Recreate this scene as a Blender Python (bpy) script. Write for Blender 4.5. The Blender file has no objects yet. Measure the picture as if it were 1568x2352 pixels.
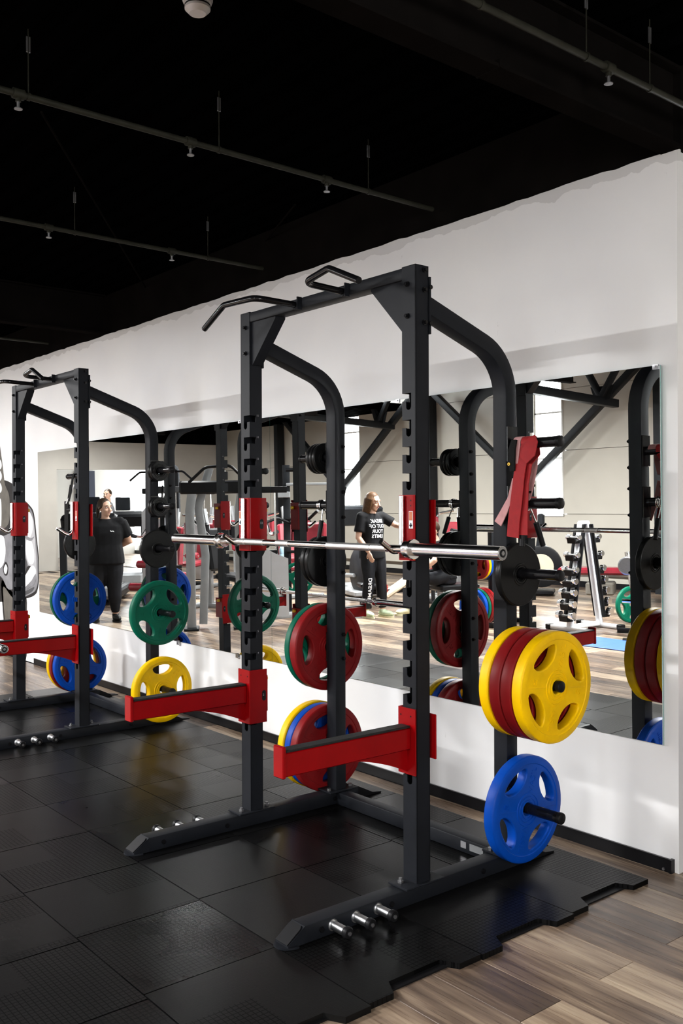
import bpy, bmesh, math, random
from mathutils import Vector, Matrix, Euler
random.seed(7)
C = bpy.context.scene.collection
SC = bpy.context.scene
PI = math.pi
def V(*a): return Vector(a if len(a) > 1 else a[0])

# ------------------------------------------------------------------ camera
YAW = math.radians(39.324); F_PX = 2168.0; CAM = V(3.197, -3.5585, 1.5204)
Fw = V(-math.cos(YAW), math.sin(YAW), 0); Rt = V(math.sin(YAW), math.cos(YAW), 0); Up = V(0, 0, 1)
cam = bpy.data.cameras.new('camera'); co = bpy.data.objects.new('camera', cam); C.objects.link(co)
cam.sensor_fit = 'VERTICAL'; cam.sensor_height = 36; cam.lens = 36 * F_PX / 2352
cam.shift_y = -(1176 - 1167.7) / 2352
rc = Rt * math.cos(.003) - Up * math.sin(.003); uc = Up * math.cos(.003) + Rt * math.sin(.003)
co.matrix_world = Matrix(((rc.x, uc.x, -Fw.x, CAM.x), (rc.y, uc.y, -Fw.y, CAM.y), (rc.z, uc.z, -Fw.z, CAM.z), (0, 0, 0, 1)))
cam.clip_start = .05; cam.clip_end = 200
SC.camera = co

# ------------------------------------------------------------------ world, exposure, daylight
w = bpy.data.worlds.new('overcast_sky'); SC.world = w; w.use_nodes = True
bg = w.node_tree.nodes['Background']; bg.inputs[0].default_value = (.93, .97, 1, 1); bg.inputs[1].default_value = 9.0
SC.view_settings.view_transform = 'Standard'; SC.view_settings.look = 'None'
SC.view_settings.gamma = 1; SC.view_settings.use_curve_mapping = False
SC.view_settings.exposure = 0.2
SC.cycles.max_bounces = 9; SC.cycles.diffuse_bounces = 4; SC.cycles.glossy_bounces = 5
SC.cycles.sample_clamp_indirect = 6; SC.cycles.use_denoising = True
SC.cycles.caustics_reflective = False; SC.cycles.caustics_refractive = False

def area(name, loc, rot, sx, sy, power, col=(1, 1, 1)):
    l = bpy.data.lights.new(name, 'AREA'); l.shape = 'RECTANGLE'; l.size = sx; l.size_y = sy; l.energy = power; l.color = col
    o = bpy.data.objects.new(name, l); C.objects.link(o); o.location = loc; o.rotation_euler = rot
    return o
WIN_X = (-12.72, -7.33, -1.96, 3.42)             # window centres in the wall opposite the mirror
WIN_W, WIN_Z0, WIN_Z1, Y_FAR, X_LEFT, X_RIGHT = .62, 1.24, 3.75, -9.8, -18.0, 7.0
for x in WIN_X:
    area('daylight', (x, Y_FAR - .22, (WIN_Z0 + WIN_Z1) / 2), (PI / 2, 0, 0), WIN_W, WIN_Z1 - WIN_Z0, 70, (.95, .98, 1))
area('daylight', (X_RIGHT + .22, -3.4, 1.7), (PI / 2, 0, PI / 2), 2.4, 1.8, 150, (1, .96, .92))  # side light through the added right window
LAMPS = [(-7.3, -2.45, .2), (-16, -5.4, .4), (-12.5, -5.4, .9), (-9, -5.4, 1.25), (-5.5, -5.4, 1.4), (-2, -5.4, 1.3), (1.5, -5.4, .45), (5, -5.4, .1)]  # first lamp shows as glare on the mat; the row is added light
LAMP_W = 330

# ------------------------------------------------------------------ materials
def mat(name, col, rough=.5, metal=0., noise=0., nscale=20., bump=0., bscale=200., coat=0., spec=.5):
    if max(col) < .05 and spec == .5 and metal == 0: spec = .15
    m = bpy.data.materials.new(name); m.use_nodes = True
    n = m.node_tree.nodes; L = m.node_tree.links; b = n['Principled BSDF']
    b.inputs['Base Color'].default_value = (*col, 1); b.inputs['Roughness'].default_value = rough
    b.inputs['Metallic'].default_value = metal; b.inputs['Coat Weight'].default_value = coat
    b.inputs['Specular IOR Level'].default_value = spec
    if spec < .12: b.inputs['IOR'].default_value = 1.02
    tc = n.new('ShaderNodeTexCoord')
    if noise:
        t = n.new('ShaderNodeTexNoise'); t.inputs['Scale'].default_value = nscale; t.inputs['Detail'].default_value = 5
        L.new(tc.outputs['Object'], t.inputs['Vector'])
        r = n.new('ShaderNodeValToRGB')
        r.color_ramp.elements[0].position = .3; r.color_ramp.elements[1].position = .72
        r.color_ramp.elements[0].color = (*[c * (1 - noise) for c in col], 1)
        r.color_ramp.elements[1].color = (*[min(1, c * (1 + noise * .6)) for c in col], 1)
        L.new(t.outputs['Fac'], r.inputs['Fac']); L.new(r.outputs['Color'], b.inputs['Base Color'])
    if bump:
        t = n.new('ShaderNodeTexNoise'); t.inputs['Scale'].default_value = bscale; t.inputs['Detail'].default_value = 3
        L.new(tc.outputs['Object'], t.inputs['Vector'])
        bp = n.new('ShaderNodeBump'); bp.inputs['Strength'].default_value = bump; bp.inputs['Distance'].default_value = .002
        L.new(t.outputs['Fac'], bp.inputs['Height']); L.new(bp.outputs['Normal'], b.inputs['Normal'])
    return m
class NB:                                            # tiny node-building helper
    def __init__(s, m): s.n = m.node_tree.nodes; s.L = m.node_tree.links
    def m(s, op, a, b=None, c=None):
        q = s.n.new('ShaderNodeMath'); q.operation = op
        for i, v in enumerate((a, b, c)):
            if v is None: continue
            if isinstance(v, (int, float)): q.inputs[i].default_value = v
            else: s.L.new(v, q.inputs[i])
        return q.outputs[0]
    def sep(s, v):
        q = s.n.new('ShaderNodeSeparateXYZ'); s.L.new(v, q.inputs[0]); return q.outputs
    def comb(s, *v):
        q = s.n.new('ShaderNodeCombineXYZ')
        for i, x in enumerate(v):
            if isinstance(x, (int, float)): q.inputs[i].default_value = x
            else: s.L.new(x, q.inputs[i])
        return q.outputs[0]
    def noise(s, v, scale, detail=4, rough=.5):
        q = s.n.new('ShaderNodeTexNoise'); q.inputs['Scale'].default_value = scale; q.inputs['Detail'].default_value = detail
        q.inputs['Roughness'].default_value = rough; s.L.new(v, q.inputs['Vector']); return q.outputs['Fac']
    def white(s, v):
        q = s.n.new('ShaderNodeTexWhiteNoise'); s.L.new(v, q.inputs['Vector']); return q.outputs['Value']
    def ramp(s, f, stops):
        q = s.n.new('ShaderNodeValToRGB'); e = q.color_ramp.elements
        while len(e) < len(stops): e.new(.5)
        for x, (p, c) in zip(e, stops): x.position = p; x.color = (*c, 1)
        s.L.new(f, q.inputs['Fac']); return q.outputs['Color']
    def mix(s, f, a, b, mode='MIX'):
        q = s.n.new('ShaderNodeMix'); q.data_type = 'RGBA'; q.blend_type = mode
        for i, v in ((0, f), (6, a), (7, b)):
            if isinstance(v, (int, float)): q.inputs[i].default_value = v
            elif isinstance(v, tuple): q.inputs[i].default_value = (*v, 1)
            else: s.L.new(v, q.inputs[i])
        return q.outputs[2]
    def bump(s, h, strength, dist):
        q = s.n.new('ShaderNodeBump'); q.inputs['Strength'].default_value = strength; q.inputs['Distance'].default_value = dist
        s.L.new(h, q.inputs['Height']); return q.outputs['Normal']
    def pos(s): return s.n.new('ShaderNodeNewGeometry').outputs['Position']
    @property
    def b(s): return s.n['Principled BSDF'].inputs
PW, PL = .194, 1.29                                   # plank width and length
def mat_plank():
    m = mat('wood_plank', (.2, .15, .11), .34); k = NB(m); x, y, z = k.sep(k.pos())
    row = k.m('FLOOR', k.m('DIVIDE', k.m('MULTIPLY', k.m('ADD', y, .0255), -1), PW))
    odd = k.m('ABSOLUTE', k.m('MODULO', row, 2))
    col = k.m('FLOOR', k.m('DIVIDE', k.m('SUBTRACT', k.m('SUBTRACT', x, 1.37), k.m('MULTIPLY', odd, PL / 2)), PL))
    rnd = k.white(k.comb(row, col, 3.1)); rnd2 = k.white(k.comb(row, col, 9.7))
    g1 = k.noise(k.comb(k.m('MULTIPLY_ADD', x, 1.1, k.m('MULTIPLY', rnd, 40)), k.m('MULTIPLY', y, 13), rnd2), 1.6, 7, .62)
    g2 = k.noise(k.comb(k.m('MULTIPLY_ADD', x, 2.2, k.m('MULTIPLY', rnd2, 40)), k.m('MULTIPLY', y, 60), rnd), 2.2, 3)
    f = k.m('ADD', k.m('MULTIPLY', g1, .85), k.m('MULTIPLY', g2, .2))
    f = k.m('ADD', f, k.m('MULTIPLY', k.m('SUBTRACT', rnd, .5), .34))
    c = k.ramp(f, [(.28, (.035, .025, .021)), (.42, (.095, .06, .041)), (.55, (.2, .137, .094)), (.68, (.37, .272, .187)), (.85, (.56, .44, .31))])
    c = k.mix(k.m('MULTIPLY', rnd2, .3), c, (.17, .14, .115))
    k.L.new(c, k.b['Base Color']); k.L.new(k.m('MULTIPLY_ADD', g2, .2, .2), k.b['Roughness'])
    k.L.new(k.bump(g2, .15, .001), k.b['Normal'])
    return m
TS = .5                                               # rubber tile size
def mat_tile():
    m = mat('black_rubber_tile', (.012, .012, .013), .42); k = NB(m); x, y, z = k.sep(k.pos())
    u = k.m('SUBTRACT', x, 1.03); v = k.m('ADD', y, .19)
    zone = k.white(k.comb(k.m('FLOOR', k.m('DIVIDE', u, TS / 2)), k.m('FLOOR', k.m('DIVIDE', v, TS / 2)), 2.2))
    flat = k.m('GREATER_THAN', zone, .56)
    def line(a):
        q = k.m('ABSOLUTE', k.m('SUBTRACT', k.m('FRACT', k.m('DIVIDE', a, .0185)), .5)); return k.m('GREATER_THAN', q, .40)
    grid = k.m('MULTIPLY', k.m('MAXIMUM', line(u), line(v)), k.m('SUBTRACT', 1, k.m('MULTIPLY', flat, .92)))
    n1 = k.noise(k.pos(), 3.5, 5); n2 = k.noise(k.pos(), 160, 2)
    h = k.m('ADD', k.m('MULTIPLY', grid, -1), k.m('MULTIPLY', n2, .2))
    k.L.new(k.bump(h, .6, .0012), k.b['Normal'])
    c = k.ramp(n1, [(.3, (.002, .002, .0023)), (.7, (.0052, .0052, .0052))])
    rnd = k.n.new('ShaderNodeObjectInfo').outputs['Random']
    c = k.mix(k.m('MULTIPLY', rnd, .3), c, (.009, .009, .009))
    c = k.mix(k.m('MULTIPLY', grid, .6), c, (.0008, .0008, .0009)); k.L.new(c, k.b['Base Color'])  # groove shade of the embossed grid, put into the colour
    k.L.new(k.m('ADD', k.m('MULTIPLY_ADD', n1, .1, .2), k.m('MULTIPLY', rnd, .12)), k.b['Roughness'])
    k.L.new(k.m('MULTIPLY', k.m('SUBTRACT', 1, k.m('MULTIPLY', grid, .6)), .13), k.b['Specular IOR Level'])
    return m
def mat_wall():
    m = mat('white_plaster', (.8, .8, .8), .62); k = NB(m); p = k.pos(); x, y, z = k.sep(p)
    big = k.noise(p, 1.3, 5); sm = k.noise(p, 26, 3)
    scuff = k.noise(k.comb(k.m('MULTIPLY', x, 8), y, k.m('MULTIPLY', z, 2.2)), 2.4, 6, .7)
    c = k.ramp(big, [(.3, (.76, .76, .77)), (.7, (.84, .835, .83))])
    c = k.mix(k.m('MULTIPLY', k.m('GREATER_THAN', scuff, .69), .32), c, (.45, .44, .43))
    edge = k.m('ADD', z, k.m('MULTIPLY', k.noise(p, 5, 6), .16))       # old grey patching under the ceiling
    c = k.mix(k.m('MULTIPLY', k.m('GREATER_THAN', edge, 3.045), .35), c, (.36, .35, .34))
    k.L.new(c, k.b['Base Color']); k.L.new(k.bump(k.m('ADD', k.m('MULTIPLY', big, .6), k.m('MULTIPLY', sm, .3)), .3, .0025), k.b['Normal'])
    return m
M = dict(
    plank=mat_plank(), tile=mat_tile(), wall=mat_wall(),
    ceiling=mat('black_painted_deck', (.0009, .0009, .001), .7, noise=.3, nscale=3, spec=.03),
    beam=mat('black_painted_beam', (.006, .0052, .0048), .6, noise=.25, nscale=6, bump=.2, bscale=60, spec=.1),
    pipe=mat('dusty_pipe_paint', (.022, .022, .016), .5, noise=.3, nscale=14),
    rack=mat('charcoal_powder_coat', (.0095, .0108, .014), .46, noise=.2, nscale=9, bump=.05, bscale=420, spec=.15),
    blackgloss=mat('black_gloss_tube', (.006, .006, .007), .2, noise=.1, nscale=30, coat=.3),
    blackmatte=mat('black_plastic', (.007, .007, .008), .42, noise=.15, nscale=25),
    chrome=mat('chrome', (.86, .85, .85), .15, 1., noise=.06, nscale=40),
    knurl=mat('knurled_chrome', (.8, .79, .78), .33, 1., noise=.1, nscale=300, bump=.4, bscale=900),
    zinc=mat('zinc_bolt', (.32, .32, .33), .35, .9, noise=.1, nscale=60),
    red=mat('gloss_red_paint', (.25, .0015, .003), .3, noise=.12, nscale=7, bump=.05, bscale=150, spec=.16),
    pad=mat('black_rubber_pad', (.018, .018, .018), .5, noise=.3, nscale=60, bump=.3, bscale=250),
    yellowknob=mat('yellow_plastic', (.85, .5, .008), .4, noise=.05, nscale=20),
    yellow=mat('yellow_rubber', (.92, .55, .0008), .42, noise=.16, nscale=9, bump=.06, bscale=180, spec=.16),
    redplate=mat('red_rubber', (.2, .0065, .008), .42, noise=.12, nscale=8, bump=.06, bscale=180, spec=.16),
    blue=mat('blue_rubber', (.001, .06, .4), .42, noise=.14, nscale=8, bump=.06, bscale=180, spec=.16),
    green=mat('green_rubber', (.0004, .11, .062), .42, noise=.14, nscale=8, bump=.06, bscale=180, spec=.16),
    blackplate=mat('black_rubber_plate', (.006, .006, .0062), .3, noise=.2, nscale=14, bump=.12, bscale=160),
    white=mat('white_print', (.75, .75, .77), .5, noise=.04, nscale=30),
    sticker=mat('orange_sticker', (.5, .13, .04), .4, noise=.15, nscale=60),
    bandred=mat('red_strap_fabric', (.3, .003, .006), .75, noise=.12, nscale=50, bump=.3, bscale=500),
    bandpink=mat('faded_pink_strap_fabric', (.5, .25, .25), .8, noise=.1, nscale=40, bump=.3, bscale=500),
    strapblack=mat('black_webbing', (.006, .006, .006), .8, noise=.2, nscale=60, bump=.4, bscale=400),
    baseboard=mat('black_baseboard', (.008, .008, .009), .28, noise=.2, nscale=10),
    roller=mat('bright_zinc_roller', (.85, .86, .88), .28, 1., noise=.05, nscale=40),
    greyprint=mat('grey_print', (.3, .3, .32), .5, noise=.04, nscale=30),
    clip=mat('steel_clip', (.5, .5, .52), .3, .9, noise=.05, nscale=30),
    mirroredge=mat('green_glass_edge', (.1, .42, .38), .15, noise=.08, nscale=12),
    cream=mat('cream_wall_panel', (.46, .43, .375), .5, noise=.06, nscale=1.5),
    partition=mat('off_white_plaster', (.45, .42, .38), .6, noise=.06, nscale=2),
    frame=mat('white_window_frame', (.75, .74, .72), .4, noise=.04, nscale=9),
    greymetal=mat('silver_grey_paint', (.3, .31, .32), .35, .4, noise=.08, nscale=12),
    darkgrey=mat('dark_grey_paint', (.014, .0155, .018), .45, 0., noise=.15, nscale=9),
    shroud=mat('frosted_shroud', (.5, .51, .53), .35, noise=.05, nscale=6),
    burgundy=mat('burgundy_vinyl', (.2, .012, .022), .35, noise=.18, nscale=10, bump=.1, bscale=90),
    beige=mat('beige_vinyl', (.55, .47, .36), .4, noise=.08, nscale=10),
    whitepaint=mat('white_powder_coat', (.72, .73, .75), .35, noise=.05, nscale=12),
    matblue=mat('blue_foam', (.03, .1, .42), .6, noise=.15, nscale=14),
    skin=mat('skin', (.52, .31, .22), .5, noise=.08, nscale=18),
    hairbrown=mat('dark_brown_hair', (.032, .02, .013), .45, noise=.35, nscale=60),
    hairlight=mat('light_brown_hair', (.07, .034, .015), .55, noise=.35, nscale=60, spec=.15),
    cloth=mat('black_cotton', (.006, .006, .007), .85, noise=.25, nscale=20, bump=.25, bscale=40),
    leggings=mat('charcoal_leggings', (.008, .0085, .011), .6, noise=.25, nscale=20, bump=.15, bscale=30),
    greycloth=mat('grey_cotton', (.12, .12, .13), .85, noise=.2, nscale=20, bump=.25, bscale=40),
    sock=mat('pale_cotton', (.66, .62, .42), .8, noise=.15, nscale=20),
    shoe=mat('pale_mint_mesh', (.5, .6, .42), .6, noise=.2, nscale=30),
    shoeblack=mat('black_shoe', (.01, .01, .01), .5, noise=.2, nscale=30),
    eye=mat('dark_eye', (.02, .012, .01), .2, noise=.1, nscale=30),
    lip=mat('lip', (.32, .12, .1), .45, noise=.1, nscale=30),
    mural_line=mat('mural_dark_paint', (.022, .02, .02), .6, noise=.2, nscale=9),
    mural_dark=mat('mural_charcoal_paint', (.06, .06, .065), .6, noise=.35, nscale=7),
    mural_mid=mat('mural_grey_paint', (.2, .2, .215), .6, noise=.35, nscale=6),
    mural_light=mat('mural_light_paint', (.42, .42, .44), .6, noise=.2, nscale=6),
    mural_white=mat('mural_white_paint', (.66, .67, .69), .6, noise=.05, nscale=6),
    mural_brown=mat('mural_umber_paint', (.1, .09, .075), .6, noise=.3, nscale=9),
    darkwood=mat('dark_brown_wood', (.025, .014, .013), .5, noise=.4, nscale=18),
    screen=mat('dark_screen', (.01, .012, .015), .15, noise=.2, nscale=10),
    water=mat('pale_blue_plastic', (.35, .55, .68), .12, noise=.1, nscale=12),
    navy=mat('navy_panel', (.006, .008, .02), .25, noise=.2, nscale=3),
    rust=mat('orange_paint', (.45, .1, .02), .4, noise=.15, nscale=12),
)
def mirror_material():
    m = bpy.data.materials.new('silvered_mirror'); m.use_nodes = True; k = NB(m); b = k.b
    n = k.noise(k.pos(), .8, 2)
    c = k.ramp(n, [(.3, (.84, .87, .86)), (.7, (.86, .885, .875))]); k.L.new(c, b['Base Color'])
    b['Metallic'].default_value = 1; b['Roughness'].default_value = 0
    return m
M['mirror'] = mirror_material()
def glass_material():
    m = bpy.data.materials.new('window_glass'); m.use_nodes = True; n = m.node_tree.nodes; L = m.node_tree.links
    n.remove(n['Principled BSDF']); t = n.new('ShaderNodeBsdfTransparent'); g = n.new('ShaderNodeBsdfGlossy'); x = n.new('ShaderNodeMixShader')
    g.inputs['Roughness'].default_value = .02; x.inputs[0].default_value = .06
    L.new(t.outputs[0], x.inputs[1]); L.new(g.outputs[0], x.inputs[2]); L.new(x.outputs[0], n['Material Output'].inputs[0])
    return m
M['glass'] = glass_material()
def lamp_material():
    m = bpy.data.materials.new('lit_diffuser'); m.use_nodes = True; n = m.node_tree.nodes; b = n['Principled BSDF']
    b.inputs['Emission Color'].default_value = (1, .97, .92, 1); b.inputs['Emission Strength'].default_value = 6
    return m
M['lamp'] = lamp_material()

# ------------------------------------------------------------------ mesh building
ORI = {}
class MB:
    def __init__(s): s.v = []; s.f = []
    def add(s, vs, fs):
        o = len(s.v); s.v += [Vector(p) for p in vs]; s.f += [tuple(i + o for i in f) for f in fs]; return s
    def mesh(s, me, mx=None):
        return s.add([(mx @ v.co) if mx else v.co for v in me.vertices], [tuple(p.vertices) for p in me.polygons])
    def box(s, lo, hi, mx=None, ch=0.):
        x0, y0, z0 = lo; x1, y1, z1 = hi
        if ch:
            c = ch; vs = []; 
            P = [(x0, y0), (x1, y0), (x1, y1), (x0, y1)]
            def ring(i, z):
                a = i
                return [(x0 + a + c - i * 0, y0 + a, z), (x1 - a - c, y0 + a, z), (x1 - a, y0 + a + c, z), (x1 - a, y1 - a - c, z), (x1 - a - c, y1 - a, z), (x0 + a + c, y1 - a, z), (x0 + a, y1 - a - c, z), (x0 + a, y0 + a + c, z)]
            vs = ring(c, z0) + ring(0, z0 + c) + ring(0, z1 - c) + ring(c, z1)
            fs = [tuple(range(7, -1, -1)), tuple(range(24, 32))]
            for r in range(3):
                for i in range(8): j = (i + 1) % 8; fs.append((r * 8 + i, r * 8 + j, r * 8 + 8 + j, r * 8 + 8 + i))
        else:
            vs = [(x0, y0, z0), (x1, y0, z0), (x1, y1, z0), (x0, y1, z0), (x0, y0, z1), (x1, y0, z1), (x1, y1, z1), (x0, y1, z1)]
            fs = [(0, 3, 2, 1), (4, 5, 6, 7), (0, 1, 5, 4), (1, 2, 6, 5), (2, 3, 7, 6), (3, 0, 4, 7)]
        return s.add([(mx @ V(p)) if mx else p for p in vs], fs)
    def sweep(s, path, prof, up=(0, 0, 1), caps=True, radii=None):
        P = [V(p) for p in path]; n = len(P); k = len(prof)
        T = [(P[i + 1] - P[i]).normalized() for i in range(n - 1)]
        t = T[0]; u = V(up)
        if abs(u.dot(t)) > .95: u = V(1, 0, 0) if abs(t.x) < .9 else V(0, 1, 0)
        a = u.cross(t).normalized(); b = t.cross(a).normalized(); o = len(s.v)
        for i in range(n):
            ti = T[max(i - 1, 0)]; to = T[min(i, n - 2)]
            nn = (ti + to); nn = nn.normalized() if nn.length > 1e-6 else ti
            r = radii[i] if radii else 1.
            for (x, y) in prof:
                off = (a * x + b * y) * r
                sl = -off.dot(nn) / max(.25, ti.dot(nn)); s.v.append(P[i] + off + ti * sl)
            if i < n - 1 and i > 0 or i == 0 and n > 2:
                q = ti.rotation_difference(to); a = q @ a; b = q @ b
        for i in range(n - 1):
            for j in range(k):
                l = (j + 1) % k; s.f.append((o + i * k + j, o + i * k + l, o + (i + 1) * k + l, o + (i + 1) * k + j))
        if caps: s.f.append(tuple(o + j for j in range(k - 1, -1, -1))); s.f.append(tuple(o + (n - 1) * k + j for j in range(k)))
        return s
    def tube(s, path, r, seg=12, radii=None):
        return s.sweep(path, circ(r, seg), radii=[q / r for q in radii] if radii else None)
    def cyl(s, p0, p1, r, seg=16, r1=None): return s.tube([p0, p1], r, seg, radii=[r, r1 if r1 is not None else r])
    def lathe(s, prof, mx=None, seg=32, caps=True):     # prof: (radius, height) pairs about Z
        o = len(s.v); k = len(prof)
        for i in range(seg):
            a = 2 * PI * i / seg
            for r, z in prof:
                p = V(r * math.cos(a), r * math.sin(a), z); s.v.append((mx @ p) if mx else p)
        for i in range(seg):
            j = (i + 1) % seg
            for q in range(k - 1): s.f.append((o + i * k + q, o + j * k + q, o + j * k + q + 1, o + i * k + q + 1))
        if caps:
            s.f.append(tuple(o + i * k for i in range(seg - 1, -1, -1))); s.f.append(tuple(o + i * k + k - 1 for i in range(seg)))
        return s
    def prism(s, poly, d0, d1, mx):          # polygon in local XY pushed along local Z
        n = len(poly); vs = [mx @ V(x, y, d0) for x, y in poly] + [mx @ V(x, y, d1) for x, y in poly]
        fs = [tuple(range(n - 1, -1, -1)), tuple(range(n, 2 * n))] + [(i, (i + 1) % n, n + (i + 1) % n, n + i) for i in range(n)]
        return s.add(vs, fs)
    def ball(s, c, r, seg=16, rings=10, mx=None):
        rx, ry, rz = r if isinstance(r, tuple) else (r, r, r); o = len(s.v); c = V(c)
        R = mx or Matrix.Identity(3)
        s.v.append(c + R @ V(0, 0, -rz))
        for i in range(1, rings):
            t = -PI / 2 + PI * i / rings
            for j in range(seg):
                a = 2 * PI * j / seg; s.v.append(c + R @ V(rx * math.cos(t) * math.cos(a), ry * math.cos(t) * math.sin(a), rz * math.sin(t)))
        s.v.append(c + R @ V(0, 0, rz)); e = len(s.v) - 1
        for j in range(seg):
            l = (j + 1) % seg; s.f.append((o, o + 1 + l, o + 1 + j)); s.f.append((e, e - seg + j, e - seg + l))
            for i in range(rings - 2):
                a = o + 1 + i * seg; s.f.append((a + j, a + l, a + seg + l, a + seg + j))
        return s
    def loft(s, rings, caps=True):
        o = len(s.v); k = len(rings[0])
        for r in rings: s.v += [Vector(p) for p in r]
        for i in range(len(rings) - 1):
            for j in range(k): l = (j + 1) % k; s.f.append((o + i * k + j, o + i * k + l, o + (i + 1) * k + l, o + (i + 1) * k + j))
        if caps: s.f.append(tuple(o + j for j in range(k - 1, -1, -1))); s.f.append(tuple(o + (len(rings) - 1) * k + j for j in range(k)))
        return s
    def data(s, name, m, org, smooth=35):
        me = bpy.data.meshes.new(name); me.from_pydata([v - org for v in s.v], [], s.f)
        bm = bmesh.new(); bm.from_mesh(me)
        bmesh.ops.recalc_face_normals(bm, faces=bm.faces)
        ng = [f for f in bm.faces if len(f.verts) > 4]
        if ng: bmesh.ops.triangulate(bm, faces=ng)
        bm.to_mesh(me); bm.free()
        me.materials.append(m); me.shade_smooth(); me.set_sharp_from_angle(angle=math.radians(smooth))
        return me
    def build(s, name, m, parent=None, smooth=35, org=None):
        m = M[m] if isinstance(m, str) else m
        if parent is not None: org = ORI[parent.name]
        elif org is None:
            xs = [v.x for v in s.v]; ys = [v.y for v in s.v]; zs = [v.z for v in s.v]
            org = V((min(xs) + max(xs)) / 2, (min(ys) + max(ys)) / 2, min(zs))
        else: org = V(org)
        o = bpy.data.objects.new(name, s.data(name, m, org, smooth)); C.objects.link(o)
        if parent is not None: o.parent = parent
        else: o.location = org
        ORI[o.name] = org
        return o
def circ(r, seg=12): return [(r * math.cos(2 * PI * i / seg), r * math.sin(2 * PI * i / seg)) for i in range(seg)]
def rrect(w_, h, r=.006, k=3):
    out = []
    for cx, cy, a0 in ((w_ / 2 - r, h / 2 - r, 0), (-w_ / 2 + r, h / 2 - r, PI / 2), (-w_ / 2 + r, -h / 2 + r, PI), (w_ / 2 - r, -h / 2 + r, 1.5 * PI)):
        for i in range(k): a = a0 + PI / 2 * i / (k - 1); out.append((cx + r * math.cos(a), cy + r * math.sin(a)))
    return out
def fillet(pts, r, k=6):                     # round the inner corners of a path
    P = [V(p) for p in pts]; out = [P[0]]
    for i in range(1, len(P) - 1):
        a = (P[i - 1] - P[i]); b = (P[i + 1] - P[i]); la, lb = a.length, b.length; a /= la; b /= lb
        ang = a.angle(b); d = min(r / math.tan(ang / 2), la * .49, lb * .49); q0 = P[i] + a * d; q1 = P[i] + b * d
        rr = d * math.tan(ang / 2); cdir = (a + b).normalized(); cc = P[i] + cdir * (rr / math.sin(ang / 2))
        v0 = q0 - cc; v1 = q1 - cc
        ax = v0.cross(v1); th = v0.angle(v1)
        if ax.length < 1e-9: out.append(P[i]); continue
        ax.normalize()
        for j in range(k + 1): out.append(cc + Matrix.Rotation(th * j / k, 3, ax) @ v0)
    out.append(P[-1]); return out
def tag(o, label=None, cat=None, group=None, kind=None):
    if label: o['label'] = label
    if cat: o['category'] = cat
    if group: o['group'] = group
    if kind: o['kind'] = kind
    return o
def thing(name, label, cat, loc=(0, 0, 0), group=None, kind=None):
    o = bpy.data.objects.new(name, None); C.objects.link(o); o.location = loc; o.empty_display_size = .1
    ORI[o.name] = V(loc); return tag(o, label, cat, group, kind)
def copy_tree(o, parent=None):
    c = o.copy(); C.objects.link(c); c.parent = parent
    if o.name in ORI: ORI[c.name] = ORI[o.name].copy()
    for ch in list(o.children): copy_tree(ch, c)
    return c
def mx(loc=(0, 0, 0), rot=(0, 0, 0), sc=1): return Matrix.Translation(V(loc)) @ Euler(rot).to_matrix().to_4x4() @ Matrix.Diagonal((sc, sc, sc, 1) if not isinstance(sc, tuple) else (*sc, 1))
def frame(o, ex, ey, ez=None):
    ex = V(ex); ey = V(ey); ez = ex.cross(ey) if ez is None else V(ez)
    return Matrix(((ex.x, ey.x, ez.x, o[0]), (ex.y, ey.y, ez.y, o[1]), (ex.z, ey.z, ez.z, o[2]), (0, 0, 0, 1)))
_txt = {}
def text_mesh(body, size, extrude=.0006, bold=0.):
    key = (body, size, extrude, bold)
    if key in _txt: return _txt[key]
    cu = bpy.data.curves.new('t', 'FONT'); cu.body = body; cu.size = size; cu.extrude = extrude; cu.align_x = 'CENTER'; cu.align_y = 'CENTER'
    cu.offset = bold; cu.resolution_u = 3
    o = bpy.data.objects.new('t', cu); C.objects.link(o)
    dg = bpy.context.evaluated_depsgraph_get(); dg.update(); me = bpy.data.meshes.new_from_object(o.evaluated_get(dg)); bpy.data.objects.remove(o); _txt[key] = me
    return me
def remesh(mb, voxel, smooth=4):
    me = bpy.data.meshes.new('r'); me.from_pydata([tuple(v) for v in mb.v], [], mb.f)
    bm = bmesh.new(); bm.from_mesh(me); bmesh.ops.recalc_face_normals(bm, faces=bm.faces); bm.to_mesh(me); bm.free()
    o = bpy.data.objects.new('r', me); C.objects.link(o)
    r = o.modifiers.new('r', 'REMESH'); r.mode = 'VOXEL'; r.voxel_size = voxel
    if smooth: q = o.modifiers.new('s', 'SMOOTH'); q.iterations = smooth; q.factor = .5
    dg = bpy.context.evaluated_depsgraph_get(); dg.update(); out = bpy.data.meshes.new_from_object(o.evaluated_get(dg)); bpy.data.objects.remove(o)
    return MB().mesh(out)
# ------------------------------------------------------------------ the setting
def struct(name, mb, m, parent=None, **k): return tag(mb.build(name, m, parent, **k), kind='structure')
floor = struct('floor', MB().box((-24, -11, -.12), (8, .5, -.012)), 'mural_line', org=(0, 0, -.012))
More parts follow.
